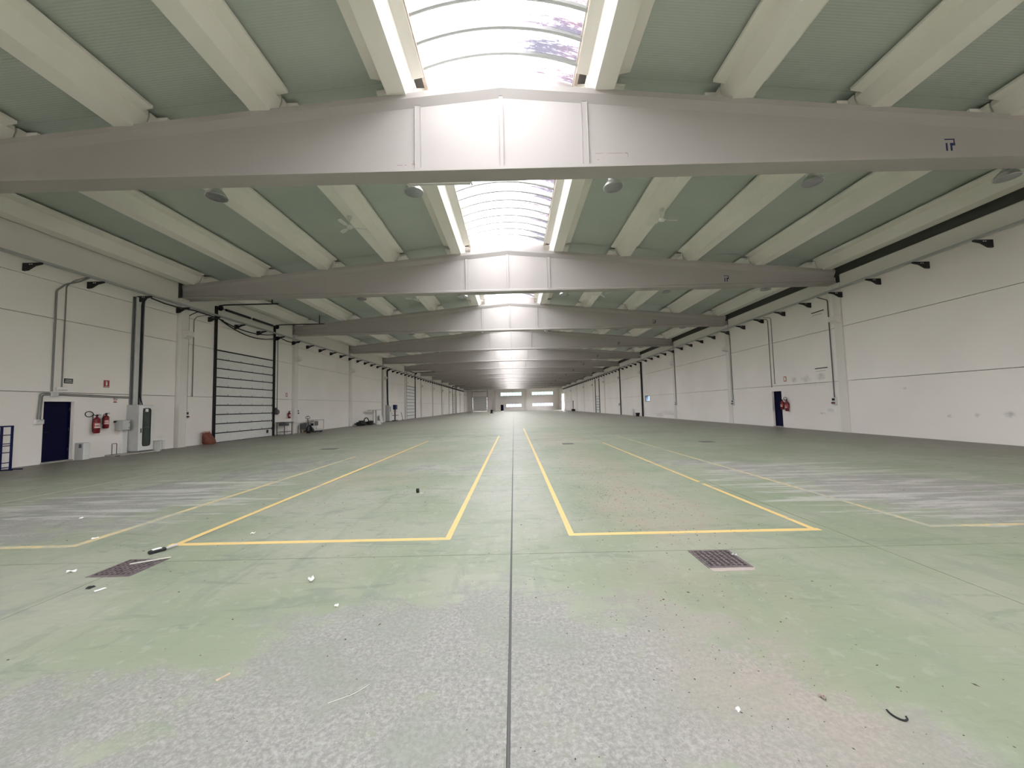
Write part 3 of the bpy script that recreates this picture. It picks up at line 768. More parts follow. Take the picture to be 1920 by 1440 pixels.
t = thing('emergency_light', 'white emergency light strip on the wall above the blue door', 'emergency light', (XL, 12.75, 2.49))
MB().bbox(0, 0.05, -0.16, 0.16, -0.045, 0.065, 0.008).build('base', M['white'], t); MB().bbox(0.05, 0.075, -0.14, 0.14, -0.03, 0.05, 0.008).build('diffuser', M['tube'], t)
t = thing('switch_box', 'white switch box at the end of the paired conduits beside the blue door', 'switch box', (XL, 12.16, 1.39))
MB().bbox(0, 0.09, -0.11, 0.11, -0.075, 0.075, 0.01).build('case', M['white'], t); MB().bbox(0.085, 0.10, -0.07, 0.07, 0.0, 0.05, 0.004).build('cover', M['offwhite'], t)
MB().box(0.08, 0.11, -0.02, 0.05, 0.06, 0.075).build('lever', M['dgrey'], t)

def sign(name, label, side, y, z, w, h, base, marks):
    loc, rz = onwall(side, y, z)
    t = thing(name, label, 'sign', loc, rz)
    MB().box(0.0, 0.008, -w / 2, w / 2, -h / 2, h / 2).build('plate', base, t)
    for nm, mt, rects in marks:
        b = MB()
        for y0, y1, z0, z1 in rects: b.box(0.007, 0.010, y0 * w, y1 * w, z0 * h, z1 * h)
        b.build(nm, mt, t)
    return t
seg = lambda z0, z1, a, c, n: [(a + (c - a) * i / n, a + (c - a) * (i + 0.86) / n, z0, z1) for i in range(n)]
sign('wall_sign', 'black sign with two pale lines of lettering above the blue door', -1, 12.95, 2.78, 0.26, 0.17, M['black'],
     [('lettering', M['lgrey'], seg(0.09, 0.26, -0.38, 0.40, 7) + seg(-0.28, -0.10, -0.42, 0.44, 9))])
ext_rects = [(-0.13, 0.13, -0.22, 0.22), (-0.07, 0.07, 0.22, 0.32), (-0.2, 0.12, 0.30, 0.36)]
sign('fire_sign', 'red fire extinguisher sign with white pictogram on the loading door wall above two extinguishers', -1, 14.17, 2.75, 0.20, 0.28, M['redsign'],
     [('pictogram', M['paper'], ext_rects), ('lettering', M['paper'], seg(-0.42, -0.36, -0.38, 0.4, 6))])
t = thing('no_smoking_sign', 'small round red prohibition sign between the extinguishers and the cabinet', 'sign', (XL, 14.51, 2.14))
MB().lathe([(0.075, 0.0), (0.075, 0.005)], 20, (0, 0, 0.04), 'x').build('plate', M['paper'], t)
b = MB(); b.tube([(0.006, 0.062 * math.cos(2 * PI * i / 20), 0.04 + 0.062 * math.sin(2 * PI * i / 20)) for i in range(21)], 0.008, 5); b.tube([(0.006, -0.044, 0.084), (0.006, 0.044, -0.004)], 0.007, 5); b.build('prohibition_ring', M['redsign'], t)
MB().box(0.004, 0.009, -0.035, 0.03, 0.03, 0.046).build('pictogram', M['black'], t)
b = MB()
for y0, y1, z0, z1 in seg(-0.10, -0.055, -0.06, 0.065, 3): b.box(0, 0.005, y0, y1, z0, z1)
b.build('caption', M['redsign'], t)
sign('fire_sign', 'small faded red and white extinguisher sign beside the loading door', -1, 25.52, 2.67, 0.2, 0.26, M['redsign'], [('pictogram', M['paper'], [(-0.28, 0.28, -0.36, 0.36)])])
sign('fire_sign', 'red and white extinguisher sign high on the wall opposite the loading doors', 1, 20.97, 2.72, 0.2, 0.28, M['redsign'], [('pictogram', M['paper'], [(-0.28, 0.28, -0.36, 0.36)])])

def extinguisher(label, side, y, z, h=0.56, loop=False, r=0.085, box=False):
    loc, rz = onwall(side, y, z)
    t = thing('fire_extinguisher', label, 'fire extinguisher', loc, rz)
    cx = r + 0.035
    MB().lathe([(0.0, 0.0), (r * 0.8, 0.0), (r, 0.03), (r, h * 0.78), (r * 0.9, h * 0.85), (r * 0.55, h * 0.92), (r * 0.3, h * 0.95), (r * 0.3, h), (0.0, h)], 18, (cx, 0, 0)).build('cylinder', M['red'], t, True)
    MB().lathe([(r + 0.001, h * 0.30), (r + 0.002, h * 0.31), (r + 0.002, h * 0.62), (r + 0.001, h * 0.63)], 18, (cx, 0, 0)).build('label_band', M['redsign'], t, True)
    b = MB()
    for z0, z1, a0, a1 in ((0.32, 0.37, -1.3, 0.9), (0.42, 0.45, -1.2, 0.6), (0.50, 0.56, -1.2, 0.2)):
        pts = [(cx + (r + 0.004) * math.cos(a), (r + 0.004) * math.sin(a)) for a in [a0 + (a1 - a0) * i / 6 for i in range(7)]]
        b.add([(x, y_, h * z0) for x, y_ in pts] + [(x, y_, h * z1) for x, y_ in pts], [(i, i + 1, i + 8, i + 7) for i in range(6)])
    b.build('printed_text', M['paper'], t)
    MB().bbox(cx - 0.03, cx + 0.03, -0.025, 0.025, h, h + 0.05, 0.006).box(cx - 0.01, cx + 0.13, -0.012, 0.012, h + 0.05, h + 0.062).box(cx - 0.01, cx + 0.12, -0.012, 0.012, h + 0.015, h + 0.025).build('valve_lever', M['black'], t)
    if loop:
        pts = [(cx, -0.02, h + 0.03), (cx - 0.02, -0.08, h + 0.03)] + [(0.05, -0.19 + 0.13 * math.cos(a), h + 0.08 + 0.10 * math.sin(a)) for a in [0.2 + 2 * PI * i / 18 for i in range(18)]] + [(0.06, -0.07, h * 0.8), (0.08, -0.1, h * 0.45), (0.1, -0.1, h * 0.1)]
    else:
        pts = [(cx, -0.02, h + 0.03), (cx, -0.07, h + 0.02), (cx, -r - 0.03, h * 0.75), (cx, -r - 0.02, h * 0.3), (cx, -r - 0.02, h * 0.05)]
    MB().tube(bend(pts, 0.03, 2), 0.013, 7).build('hose', M['rubber'], t, True)
    MB().box(0, cx - r * 0.7, -0.02, 0.02, h * 0.6, h * 0.66).box(0, 0.008, -0.03, 0.03, h * 0.3, h * 0.8).build('wall_hook', M['dgrey'], t)
    return t
extinguisher('large red fire extinguisher with its black hose coiled in a loop, beside the blue door', -1, 13.78, 0.90, 0.63, True, 0.095)
extinguisher('red fire extinguisher hung next to the one with the coiled hose', -1, 14.10, 1.06, 0.52)
extinguisher('red fire extinguisher on the wall between loading door and column, above a metal table', -1, 25.65, 1.06, 0.45)
extinguisher('red fire extinguisher closest to the blue door on the wall opposite the loading doors', 1, 21.14, 1.02, 0.5)
extinguisher('tall red fire extinguisher with looped hose on the wall opposite the loading doors', 1, 20.80, 0.92, 0.6, True)

# grey control box on its trunk
t = thing('control_box', 'small grey control box mounted over a white post beside the tall cabinet', 'control box', (XL, 14.68, 0.95))
MB().bbox(0.0, 0.30, -0.16, 0.14, 0.0, 0.40, 0.012).build('case', M['grey'], t); MB().bbox(0.30, 0.315, -0.145, 0.125, 0.015, 0.385, 0.006).build('door', M['lgrey'], t)
for z in (0.1, 0.3): MB().lathe([(0.015, 0.315), (0.015, 0.325)], 8, (0, 0.09, z), 'x').build('lock', M['black'], t)
MB().tube([(0.04, -0.16, 0.35), (0.06, -0.22, 0.36), (0.09, -0.24, 0.33)], 0.03, 8).build('cable_gland', M['black'], t)
tag(MB().bbox(0.0, 0.12, -0.10, 0.10, 0.0, 0.95, 0.006).build('white_post', M['white'], None, loc=(XL, 14.82, 0.0)), 'white floor-standing post under the small control box', 'post')
# tall cabinet
t = thing('electrical_cabinet', 'tall grey electrical cabinet with a long rounded glass door beside the control box', 'cabinet', (XL, 14.95, 0.0))
MB().box(0.0, 0.50, 0.0, 0.62, 0.0, 0.09).build('plinth', M['dgrey'], t)
MB().bbox(0.0, 0.50, 0.0, 0.62, 0.09, 1.94, 0.012).build('body', M['grey'], t)
b = MB()
for a, b_, c, d in cells(0.01, 0.61, 0.11, 1.92, [(0.15, 0.47, 0.28, 1.80)]): b.box(0.50, 0.525, a, b_, c, d)
dr = b.build('cabinet_door', M['white'], t)
def rrect(y0, y1, z0, z1, r, n=5):
    o = []
    for cy, cz, a0 in ((y1 - r, z1 - r, 0), (y0 + r, z1 - r, PI / 2), (y0 + r, z0 + r, PI), (y1 - r, z0 + r, 1.5 * PI)):
        for i in range(n + 1): a = a0 + PI / 2 * i / n; o.append((cy + r * math.cos(a), cz + r * math.sin(a)))
    return o
rp = rrect(0.15, 0.47, 0.28, 1.80, 0.1)
MB().tube([(0.53, y, z) for y, z in rp + rp[:1]], 0.014, 6).build('window_gasket', M['black'], dr)
MB().box(0.512, 0.518, 0.15, 0.47, 0.28, 1.80).build('glass', M['cabglass'], dr)
MB().box(0.505, 0.511, 0.15, 0.47, 0.28, 1.80).build('inner_panel', M['grey'], dr)
MB().box(0.511, 0.52, 0.16, 0.46, 1.02, 1.045).box(0.511, 0.515, 0.20, 0.30, 1.2, 1.24).box(0.511, 0.515, 0.2, 0.42, 1.5, 1.52).build('busbar', M['dgrey'], dr)
MB().bbox(0.525, 0.55, 0.06, 0.09, 0.82, 1.0, 0.005).build('door_handle', M['black'], dr)
MB().box(0.519, 0.522, 0.25, 0.37, 1.66, 1.78).build('warning_label', M['paper'], dr)
t = thing('power_outlet_board', 'wall panel with a steel plate and black power sockets beyond the tall cabinet', 'outlet board', (XL, 15.72, 1.28))
MB().bbox(0, 0.04, -0.13, 0.13, 0.38, 0.66, 0.006).build('back_plate', M['galv'], t)
MB().bbox(0, 0.09, -0.09, 0.07, 0.20, 0.37, 0.008).build('switch', M['black'], t)
MB().bbox(0, 0.05, -0.1, 0.08, -0.06, 0.2, 0.006).build('case', M['white'], t)
for y, z in ((-0.05, 0.13), (0.03, 0.11), (-0.01, 0.0)): MB().lathe([(0.035, 0.05), (0.03, 0.11), (0.0, 0.11)], 10, (0, y, z), 'x').build('socket', M['black'], t)
# vertical cable trunking
t = thing('cable_trunking', 'vertical galvanised trunking with thick black cables above the tall cabinet', 'trunking', (XL, 15.27, 1.94))
MB().box(0.0, 0.02, -0.18, 0.18, 0.0, 4.48).box(0.0, 0.10, -0.18, -0.165, 0.0, 4.48).box(0.0, 0.10, 0.165, 0.18, 0.0, 4.48).build('channel', M['galv'], t)
MB().box(0.10, 0.108, -0.18, 0.0, 0.02, 2.2).box(0.10, 0.108, -0.18, 0.0, 2.21, 4.46).build('cover', M['lgrey'], t)
for y in (0.06, 0.10): MB().tube(bend([(0.09, y + 0.12 * (y > 0.08), 0.02), (0.09, y, 0.35), (0.09, y, 4.3), (0.3, y, 4.55)], 0.2), 0.022, 7).build('cable', M['rubber'], t, True)
cond([(0.03, 15.05, 1.96), (0.03, 15.05, 6.4)], 'dark vertical conduit right against the galvanised trunking', 0.03, 'dgrey')
cond([(0.5, 15.3, 6.40), (0.5, 15.9, 6.34), (0.45, 16.6, 6.36), (0.5, 17.4, 6.42), (0.5, 18.4, 6.40), (0.4, 19.3, 6.38)], 'black cable sagging below the cable tray towards the loading door', 0.03, 'rubber', 'power_cable', 'cable')
# small things on the floor by the wall
t = thing('meter_cabinet', 'low white and grey steel cabinet standing beside the blue door', 'cabinet', (XL, 13.22, 0))
MB().bbox(0.0, 0.30, 0.0, 0.22, 0.0, 0.60, 0.008).build('body', M['grey'], t); MB().bbox(0.30, 0.315, 0.01, 0.21, 0.01, 0.59, 0.005).build('front_door', M['white'], t)
MB().bbox(0.16, 0.26, -0.012, 0.0, 0.42, 0.56, 0.004).build('vent', M['dgrey'], t)
t = thing('floor_kerb', 'low concrete kerb along the wall foot under the tall cabinet', 'kerb', (XL, 14.15, 0))
MB().bbox(0.0, 0.62, 0.05, 0.80, 0.0, 0.055, 0.01).bbox(0.51, 0.62, 0.80, 1.45, 0.0, 0.055, 0.01).build('kerb_stone', M['concrete'], t)
MB().box(0.52, 0.60, -0.05, 0.30, 0.0, 0.03).build('foot_plate', M['dgrey'], t)
t = thing('hoop_guard', 'slim steel hoop standing upright at the end of the low kerb', 'hoop', (XL + 0.30, 14.26, 0.05))
MB().tube(bend([(0, -0.08, 0.0), (0, -0.08, 0.42), (0, 0.09, 0.42), (0, 0.09, 0.0)], 0.03), 0.012, 7).build('hoop', M['dgrey'], t, True)
MB().box(-0.05, 0.05, -0.12, 0.13, 0.0, 0.012).build('base_plate', M['dgrey'], t)
t = thing('bollard_sleeve', 'short grey sleeve with a wire hoop at the foot of the tall cabinet', 'sleeve', (XL + 0.62, 15.66, 0.0))
MB().bbox(-0.07, 0.07, -0.07, 0.07, 0.0, 0.40, 0.01).build('sleeve', M['lgrey'], t)
MB().tube(bend([(0.08, -0.11, 0.0), (0.08, -0.11, 0.45), (0.08, 0.11, 0.45), (0.08, 0.11, 0.0)], 0.04), 0.01, 6).build('hoop', M['grey'], t)
t = thing('floor_box', 'white ventilated box on the floor between the tall cabinet and the column', 'box', (XL, 16.0, 0.0))
MB().bbox(0.0, 0.32, 0.0, 0.32, 0.03, 0.40, 0.012).build('case', M['white'], t); MB().bbox(0.0, 0.34, -0.012, 0.332, 0.38, 0.42, 0.006).build('lid', M['white'], t)
for x, y in ((0.05, 0.05), (0.27, 0.05), (0.05, 0.27), (0.27, 0.27)): MB().box(x - 0.02, x + 0.02, y - 0.02, y + 0.02, 0.0, 0.03).build('foot', M['black'], t)
MB().box(0.32, 0.325, 0.12, 0.22, 0.27, 0.30).build('name_plate', M['lgrey'], t)

def socket_box(label, side, y, z, out=0.0):
    loc, rz = onwall(side, y, z, out)
    t = thing('socket_box', label, 'socket box', loc, rz, None)
    MB().bbox(0.0, 0.10, -0.10, 0.10, -0.17, 0.17, 0.01).build('case', M['lgrey'], t)
    MB().box(0.10, 0.115, -0.075, 0.075, 0.03, 0.13).build('breaker_window', M['black'], t)
    for yy, mt in ((-0.045, 'black'), (0.045, 'red')): MB().lathe([(0.038, 0.10), (0.034, 0.16), (0.0, 0.16)], 12, (0, yy, -0.08), 'x').build('socket', M[mt], t)
    return t
socket_box('grey socket box on the loading door wall beside the first column', -1, 17.62, 1.48)
socket_box('grey socket box just past the column behind the pallet truck', -1, 26.7, 1.48)
socket_box('grey socket box past the column over the black cable heap', -1, 35.55, 1.45)
socket_box('grey socket box on the wall opposite the loading doors, beside the scuffed panel', 1, 17.78, 1.44)
socket_box('grey socket box on the opposite wall, by the pilaster past the blue door', 1, 25.98, 1.45)
socket_box('grey socket box on the opposite wall, by the pilaster before the small sky-blue window', 1, 35.05, 1.45)
socket_box('grey socket box on the opposite wall beyond the small sky-blue window', 1, 53.85, 1.45)
cond([(0.5, 17.65, 6.44), (0.03, 17.66, 6.25), (0.03, 17.66, 1.66)], 'dark cable conduit dropping to the socket box beside the first column', 0.024, 'dgrey')
cond([(0.5, 18.3, 6.44), (0.03, 18.1, 6.3), (0.03, 17.95, 6.1), (0.03, 17.97, 2.35)], 'thin grey cable hanging free on the wall between column and loading door', 0.018)
cond([(0.03, 24.45, 6.4), (0.03, 24.45, 1.72)], 'grey conduit dropping to the door control box past the loading door', 0.022)
condr([(0.5, 17.80, 6.44), (0.03, 17.80, 6.3), (0.03, 17.80, 1.6)], 'dark conduit dropping to the socket box beside the scuffed panel', 0.024, 'dgrey')
condr([(0.4, 22.3, 6.44), (0.02, 22.1, 6.36), (0.02, 22.06, 6.2), (0.02, 22.06, 2.3)], 'grey conduit ending above the blue door, farther of the pair', 0.022)
condr([(0.4, 21.9, 6.44), (0.02, 21.78, 6.38), (0.02, 21.78, 2.52)], 'grey conduit ending above the blue door, nearer of the pair', 0.018)
for y, nm in ((25.98, 'blue door'), (35.05, 'sky-blue window')):
    condr([(0.5, y, 6.44), (0.03, y, 6.3), (0.03, y, 1.62)], 'dark conduit beside the pilaster next past the ' + nm if y < 30 else 'dark conduit beside the pilaster before the small sky-blue window', 0.022, 'dgrey')
condr([(0.11, 44.07, 6.4), (0.11, 44.07, 0.0)], 'thick black vertical pipe from roof to floor past the small sky-blue window', 0.10, 'black', 'down_pipe', 'pipe')
condr([(0.08, 53.1, 6.6), (0.08, 53.1, 0.0)], 'thinner black vertical pipe on the wall opposite the loading doors, beyond the thick one', 0.07, 'black', 'down_pipe', 'pipe')
tag(MB().bbox(0, 0.06, -0.05, 0.05, 0, 0.05, 0.006).build('conduit_box', M['offwhite'], None, loc=(W - 0.06, 21.78, 2.48)), 'tiny white box at the lower end of the thin conduit over the blue door', 'junction box')
t = thing('door_control', 'dark round door control box on the edge of the loading door', 'control box', (XL, 24.35, 1.52))
MB().lathe([(0.0, 0), (0.17, 0), (0.17, 0.14), (0.13, 0.19), (0.0, 0.19)], 12, (0, 0, 0), 'x').build('housing', M['dgrey'], t, True)
MB().bbox(0, 0.1, -0.1, 0.06, 0.14, 0.28, 0.01).build('gearbox', M['dgrey'], t)
# cables by the big door
def swag(p0, p1, sag, n=12):
    return [tuple(p0[i] + (p1[i] - p0[i]) * j / n - (sag * 4 * (j / n) * (1 - j / n) if i == 2 else 0) for i in range(3)) for j in range(n + 1)]
for i, (a, c, sg, lb) in enumerate((((0.16, 19.3, 6.5), (0.16, 24.0, 6.3), 0.42, 'black cable sagging across the wall above the loading door, longer loop'),
                                ((0.14, 19.3, 6.5), (0.14, 24.0, 6.55), 0.30, 'black cable sagging across the wall above the loading door, shorter loop'))):
    tag(MB().tube([(XL + o, y, z) for o, y, z in swag(a, c, sg)], 0.03, 6).build('power_cable', M['rubber'], None, True), lb, 'cable')
tag(MB().tube([(XL + o, y, z) for o, y, z in swag((0.35, 24.0, 6.42), (0.45, 26.2, 6.40), 0.16)], 0.03, 6).build('power_cable', M['rubber'], None, True), 'black cable sagging between loading door track and the second column', 'cable')
# sack
t = thing('rubble_sack', 'slumped terracotta coloured sack on the floor beside the loading door', 'sack', (XL + 0.25, 18.82, 0))
rg = []
for z, a, c in ((0.0, 0.20, 0.27), (0.06, 0.23, 0.31), (0.2, 0.22, 0.30), (0.36, 0.19, 0.26), (0.48, 0.13, 0.23), (0.58, 0.07, 0.22)):
    rg.append([(a * math.cos(2 * PI * i / 14) * (1 + 0.12 * math.sin(3 * i + z * 9)) - z * 0.12, c * math.sin(2 * PI * i / 14) * (1 + 0.1 * math.cos(2 * i + z * 7)) - z * 0.25, z + 0.02 * math.sin(i * 2.1) * (z > 0)) for i in range(14)])
MB().loft(rg).build('sack_body', M['brickbag'], t, True)
MB().loft([[(x * 0.9 - 0.0, y * 0.95, z - 0.02) for x, y, z in rg[5]], [(x * 1.5 + 0.02, y * 1.05, z + 0.05) for x, y, z in rg[5]]], cap=False).build('open_rim', plain('pale_sack_rim', (0.50, 0.33, 0.27), 0.8), t)

# metal bench tables, pallet truck
def frame_table(t, x0, x1, y0, y1, h, mt, r=0.02):
    for x in (x0, x1):
        for y in (y0, y1): MB().box(x - r, x + r, y - r, y + r, 0, h).build('leg', mt, t)
t = thing('metal_table', 'small dark metal table with a low shelf under the extinguisher', 'table', (XL + 0.45, 24.65, 0))
frame_table(t, -0.25, 0.25, -0.45, 0.35, 0.80, M['dgrey'])
MB().bbox(-0.32, 0.32, -0.52, 0.42, 0.80, 0.85, 0.008).build('table_top', M['dgrey'], t)
MB().box(-0.25, 0.25, -0.45, 0.35, 0.20, 0.23).build('shelf', M['dgrey'], t)
MB().bbox(-0.24, 0.24, -0.3, 0.05, 0.60, 0.78, 0.008).build('drawer', M['dgrey'], t)
t = thing('white_frame_stand', 'light white wire frame stand leaning beside the dark metal table', 'stand', (XL + 0.50, 25.45, 0))
for x in (-0.22, 0.22):
    MB().tube(bend([(x, -0.30, 0.0), (x, -0.30, 0.74), (x, 0.38, 0.74), (x, 0.38, 0.0)], 0.03), 0.013, 6).build('hoop', M['offwhite'], t)
for y in (-0.3, 0.38):
    MB().tube([(-0.22, y, 0.74), (0.22, y, 0.74)], 0.013, 6).build('crossbar', M['offwhite'], t)
for z in (0.12,): MB().tube([(-0.22, -0.3, z), (-0.22, 0.38, z)], 0.012, 6).tube([(0.22, -0.3, z), (0.22, 0.38, z)], 0.012, 6).build('lower_rail', M['offwhite'], t)
t = thing('pallet_truck', 'black hand pallet truck with looped tow handle parked by the wall', 'pallet truck', (XL + 1.38, 25.9, 0), -0.08)
MB().loft([[(-0.30, -0.05, 0.10), (0.30, -0.05, 0.10), (0.30, 0.12, 0.10), (-0.30, 0.12, 0.10)], [(-0.27, -0.05, 0.22), (0.27, -0.05, 0.22), (0.27, 0.12, 0.22), (-0.27, 0.12, 0.22)], [(-0.07, -0.04, 0.58), (0.07, -0.04, 0.58), (0.07, 0.06, 0.58), (-0.07, 0.06, 0.58)]]).build('frame', M['black'], t)
for x in (-0.19, 0.19):
    f = MB().bbox(x - 0.08, x + 0.08, 0.10, 1.15, 0.06, 0.12, 0.01).build('fork', M['black'], t)
    MB().lathe([(0.04, -0.05), (0.04, 0.05)], 12, (x, 1.0, 0.04), 'x').build('load_roller', M['dgrey'], f)
for x in (-0.07, 0.07): MB().lathe([(0.10, -0.03), (0.10, 0.03)], 18, (x, -0.10, 0.10), 'x').build('steer_wheel', M['rubber'], t, True)
MB().lathe([(0.05, 0.12), (0.05, 0.46), (0.03, 0.46), (0.03, 0.58)], 12, (0, -0.09, 0)).build('pump', M['dgrey'], t, True)
hd = MB().tube([(0, -0.10, 0.35), (0, -0.16, 0.80), (0, -0.19, 0.98)], 0.022, 8).build('tow_bar', M['black'], t, True)
MB().tube([(0.14 * math.sin(a) * (1.0 - 0.25 * math.cos(a) if math.cos(a) < 0 else 1), -0.20, 1.09 + 0.10 * math.cos(a)) for a in [2 * PI * i / 24 for i in range(25)]], 0.016, 7).tube([(0, -0.2, 0.99), (0, -0.2, 1.18)], 0.014, 6).build('handle_loop', M['black'], t, True)
t = thing('work_trolley', 'steel frame trolley with a drawer unit beside the pallet truck', 'trolley', (XL + 0.55, 28.05, 0))
frame_table(t, -0.28, 0.28, -0.55, 0.85, 0.84, M['lgrey'], 0.02)
MB().bbox(-0.31, 0.31, -0.60, 0.90, 0.82, 0.86, 0.006).build('table_top', M['steel'], t)
MB().bbox(-0.26, 0.26, -0.52, 0.10, 0.44, 0.76, 0.008).build('drawer_unit', M['dgrey'], t)
for z in (0.48, 0.62): MB().bbox(-0.24, 0.24, -0.545, -0.52, z, z + 0.11, 0.006).build('drawer', M['blue_rack'] if z < 0.5 else M['grey'], t)
MB().box(-0.28, 0.28, -0.55, 0.85, 0.12, 0.15).build('shelf', M['lgrey'], t)
t = thing('open_crate', 'dark open crate on a low timber pallet beside the steel trolley', 'crate', (XL + 0.50, 26.95, 0))
MB().box(-0.25, 0.25, -0.28, 0.30, 0.22, 0.25).box(-0.25, -0.23, -0.28, 0.30, 0.25, 0.66).box(0.23, 0.25, -0.28, 0.3, 0.25, 0.66).box(-0.23, 0.23, 0.28, 0.30, 0.25, 0.66).box(-0.23, 0.23, -0.28, -0.26, 0.25, 0.6).build('crate_body', M['dgrey'], t)
for x in (-0.25, 0.0, 0.25): MB().box(x - 0.04, x + 0.04, -0.35, 0.35, 0.0, 0.18).build('pallet_block', M['wood'], t)
for y in (-0.3, -0.1, 0.1, 0.3): MB().box(-0.32, 0.32, y - 0.05, y + 0.05, 0.18, 0.205).build('pallet_board', M['wood'], t)
MB().box(-0.25, 0.25, -0.28, 0.30, 0.205, 0.22).build('liner', M['dgrey'], t)

# black cable heap, bars, cabinet further along
t = thing('cable_heap', 'heap of black cables and hoses on the floor past the third column', 'cable heap', (XL + 0.75, 37.1, 0))
rnd = random.Random(3)
for i in range(9):
    cx, cy, r_, tl = rnd.uniform(-0.3, 0.3), rnd.uniform(-1.1, 1.0), rnd.uniform(0.22, 0.42), rnd.uniform(0, 0.5)
    b = MB(); b.tube([(cx + r_ * math.cos(a), cy + r_ * 1.3 * math.sin(a), 0.05 + 0.035 * i * 0.5 + (0.5 + 0.5 * math.sin(a + i)) * tl * r_) for a in [2 * PI * j / 16 for j in range(17)]], 0.04, 6)
    b.build('cable_coil', M['rubber'], t, True)
MB().tube([(0.1, 0.1 + 0.75 * math.cos(a), 0.06 + 0.66 * math.sin(a)) for a in [PI * j / 14 for j in range(15)]], 0.05, 8).build('hose_arch', M['rubber'], t, True)
for y, h in ((-1.2, 0.36), (-0.7, 0.48), (1.15, 0.32)): MB().bbox(-0.25, 0.25, y - 0.22, y + 0.22, 0, h, 0.03).build('black_bundle', M['rubber'], t)
tag(MB().loft([[(0.3 * math.cos(2 * PI * i / 12) * k, 0.42 * math.sin(2 * PI * i / 12) * k, z) for i in range(12)] for k, z in ((1, 0.0), (1.05, 0.12), (0.8, 0.30), (0.3, 0.38))]).build('white_bag', M['offwhite'], None, True, loc=(XL + 1.75, 38.0, 0)), 'crumpled whitish bag lying against the black cable heap', 'bag')
t = thing('bench_stand', 'tall thin stand of two posts carrying a long narrow top, by the wall', 'stand', (XL + 0.55, 40.2, 0))
MB().bbox(-0.22, 0.22, -1.4, 1.5, 1.44, 1.49, 0.006).build('top_board', M['steel'], t)
for y in (-0.35, 0.42): MB().box(-0.04, 0.04, y - 0.05, y + 0.05, 0.02, 1.44).build('post', M['grey'], t)
for y in (-0.35, 0.42): MB().box(-0.3, 0.3, y - 0.06, y + 0.06, 0.0, 0.03).build('foot', M['dgrey'], t)
t = thing('tool_box', 'small black toolbox on the floor at the foot of the two-post stand', 'toolbox', (XL + 0.6, 39.0, 0))
MB().bbox(-0.2, 0.2, -0.35, 0.35, 0, 0.36, 0.02).build('case', M['black'], t); MB().tube(bend([(0, -0.18, 0.36), (0, -0.18, 0.45), (0, 0.18, 0.45), (0, 0.18, 0.36)], 0.03), 0.014, 6).build('handle', M['dgrey'], t)
t = thing('leaning_board', 'white rounded board leaning on the wall next to the column', 'board', (XL + 0.22, 42.9, 0))
rb = rrect(-0.42, 0.42, 0.0, 0.95, 0.08)
MB().loft([[(0.14 - 0.17 * z, y, z) for y, z in rb], [(0.18 - 0.17 * z, y, z) for y, z in rb]]).build('board', M['white'], t)
t = thing('electrical_cabinet', 'grey electrical cabinet with white front at the foot of the thick black cable drop', 'cabinet', (XL, 45.2, 0))
MB().box(0, 0.5, 0, 0.95, 0, 0.08).build('plinth', M['dgrey'], t); MB().bbox(0, 0.5, 0, 0.95, 0.08, 1.98, 0.012).build('body', M['grey'], t)
MB().bbox(0.5, 0.52, 0.02, 0.93, 0.1, 1.96, 0.006).build('cabinet_door', M['white'], t); MB().box(0.52, 0.525, 0.15, 0.4, 1.2, 1.8).build('door_window', M['cabglass'], t); MB().bbox(0.52, 0.55, 0.82, 0.86, 0.9, 1.1, 0.005).build('door_handle', M['black'], t)
cond([(0.5, 45.6, 6.46), (0.12, 45.6, 6.2), (0.12, 45.7, 2.6), (0.2, 45.6, 2.0)], 'thick bundle of black cable dropping to the white-fronted cabinet', 0.09, 'rubber', 'power_cable', 'cable')
t = thing('pillar_drill', 'dark pillar drill machine standing beside the white-fronted cabinet', 'machine', (XL + 0.6, 47.0, 0))
MB().bbox(-0.28, 0.28, -0.35, 0.35, 0, 0.14, 0.02).build('base', M['dgrey'], t); MB().tube([(0, 0, 0.14), (0, 0, 2.0)], 0.09, 10).build('column', M['dgrey'], t, True)
MB().bbox(-0.3, 0.3, -0.5, 0.5, 0.70, 0.76, 0.01).build('work_table', M['dgrey'], t); MB().bbox(-0.18, 0.2, -0.28, 0.35, 1.45, 2.05, 0.04).build('drill_head', M['markblue'], t)
MB().tube([(0, -0.7, 1.3), (0, 0.7, 1.3)], 0.03, 6).build('feed_handle', M['dgrey'], t)
cond([(0.03, 44.0, 6.4), (0.03, 44.0, 0.0)], 'grey vertical conduit on the column before the white-fronted cabinet', 0.03)
tag(MB().tube([(0, 0, 0.0), (-0.25, 0.0, 1.05)], 0.03, 6).lathe([(0.10, 0.0), (0.10, 0.05), (0.05, 0.08), (0.0, 0.08)], 10).build('leaning_post', M['dgrey'], None, loc=(XL + 0.35, 51.2, 0)), 'short dark post leaning on the wall before the second loading door', 'post')

# blue rack ladder
t = thing('blue_rack_frame', 'blue steel rack frame with rungs standing by the wall before the blue door', 'rack frame', (XL + 0.45, 11.05, 0), 0.0)
for y in (-0.42, -0.06, 0.17):
    MB().box(-0.02, 0.02, y - 0.02, y + 0.02, 0.0, 1.30 if y > -0.1 else 1.27).build('upright', M['blue_rack'], t)
for z in (0.06, 0.20, 0.50, 0.70, 0.76, 1.02): MB().box(-0.012, 0.012, -0.42, 0.15, z, z + 0.025).build('rung', M['blue_rack'], t)
MB().box(-0.022, 0.022, -0.44, 0.19, 1.27, 1.31).build('top_rail', M['blue_rack'], t)
for y in (-0.42, -0.06, 0.17): MB().box(-0.03, 0.36, y - 0.02, y + 0.02, 0.0, 0.03).build('foot', M['blue_rack'], t)

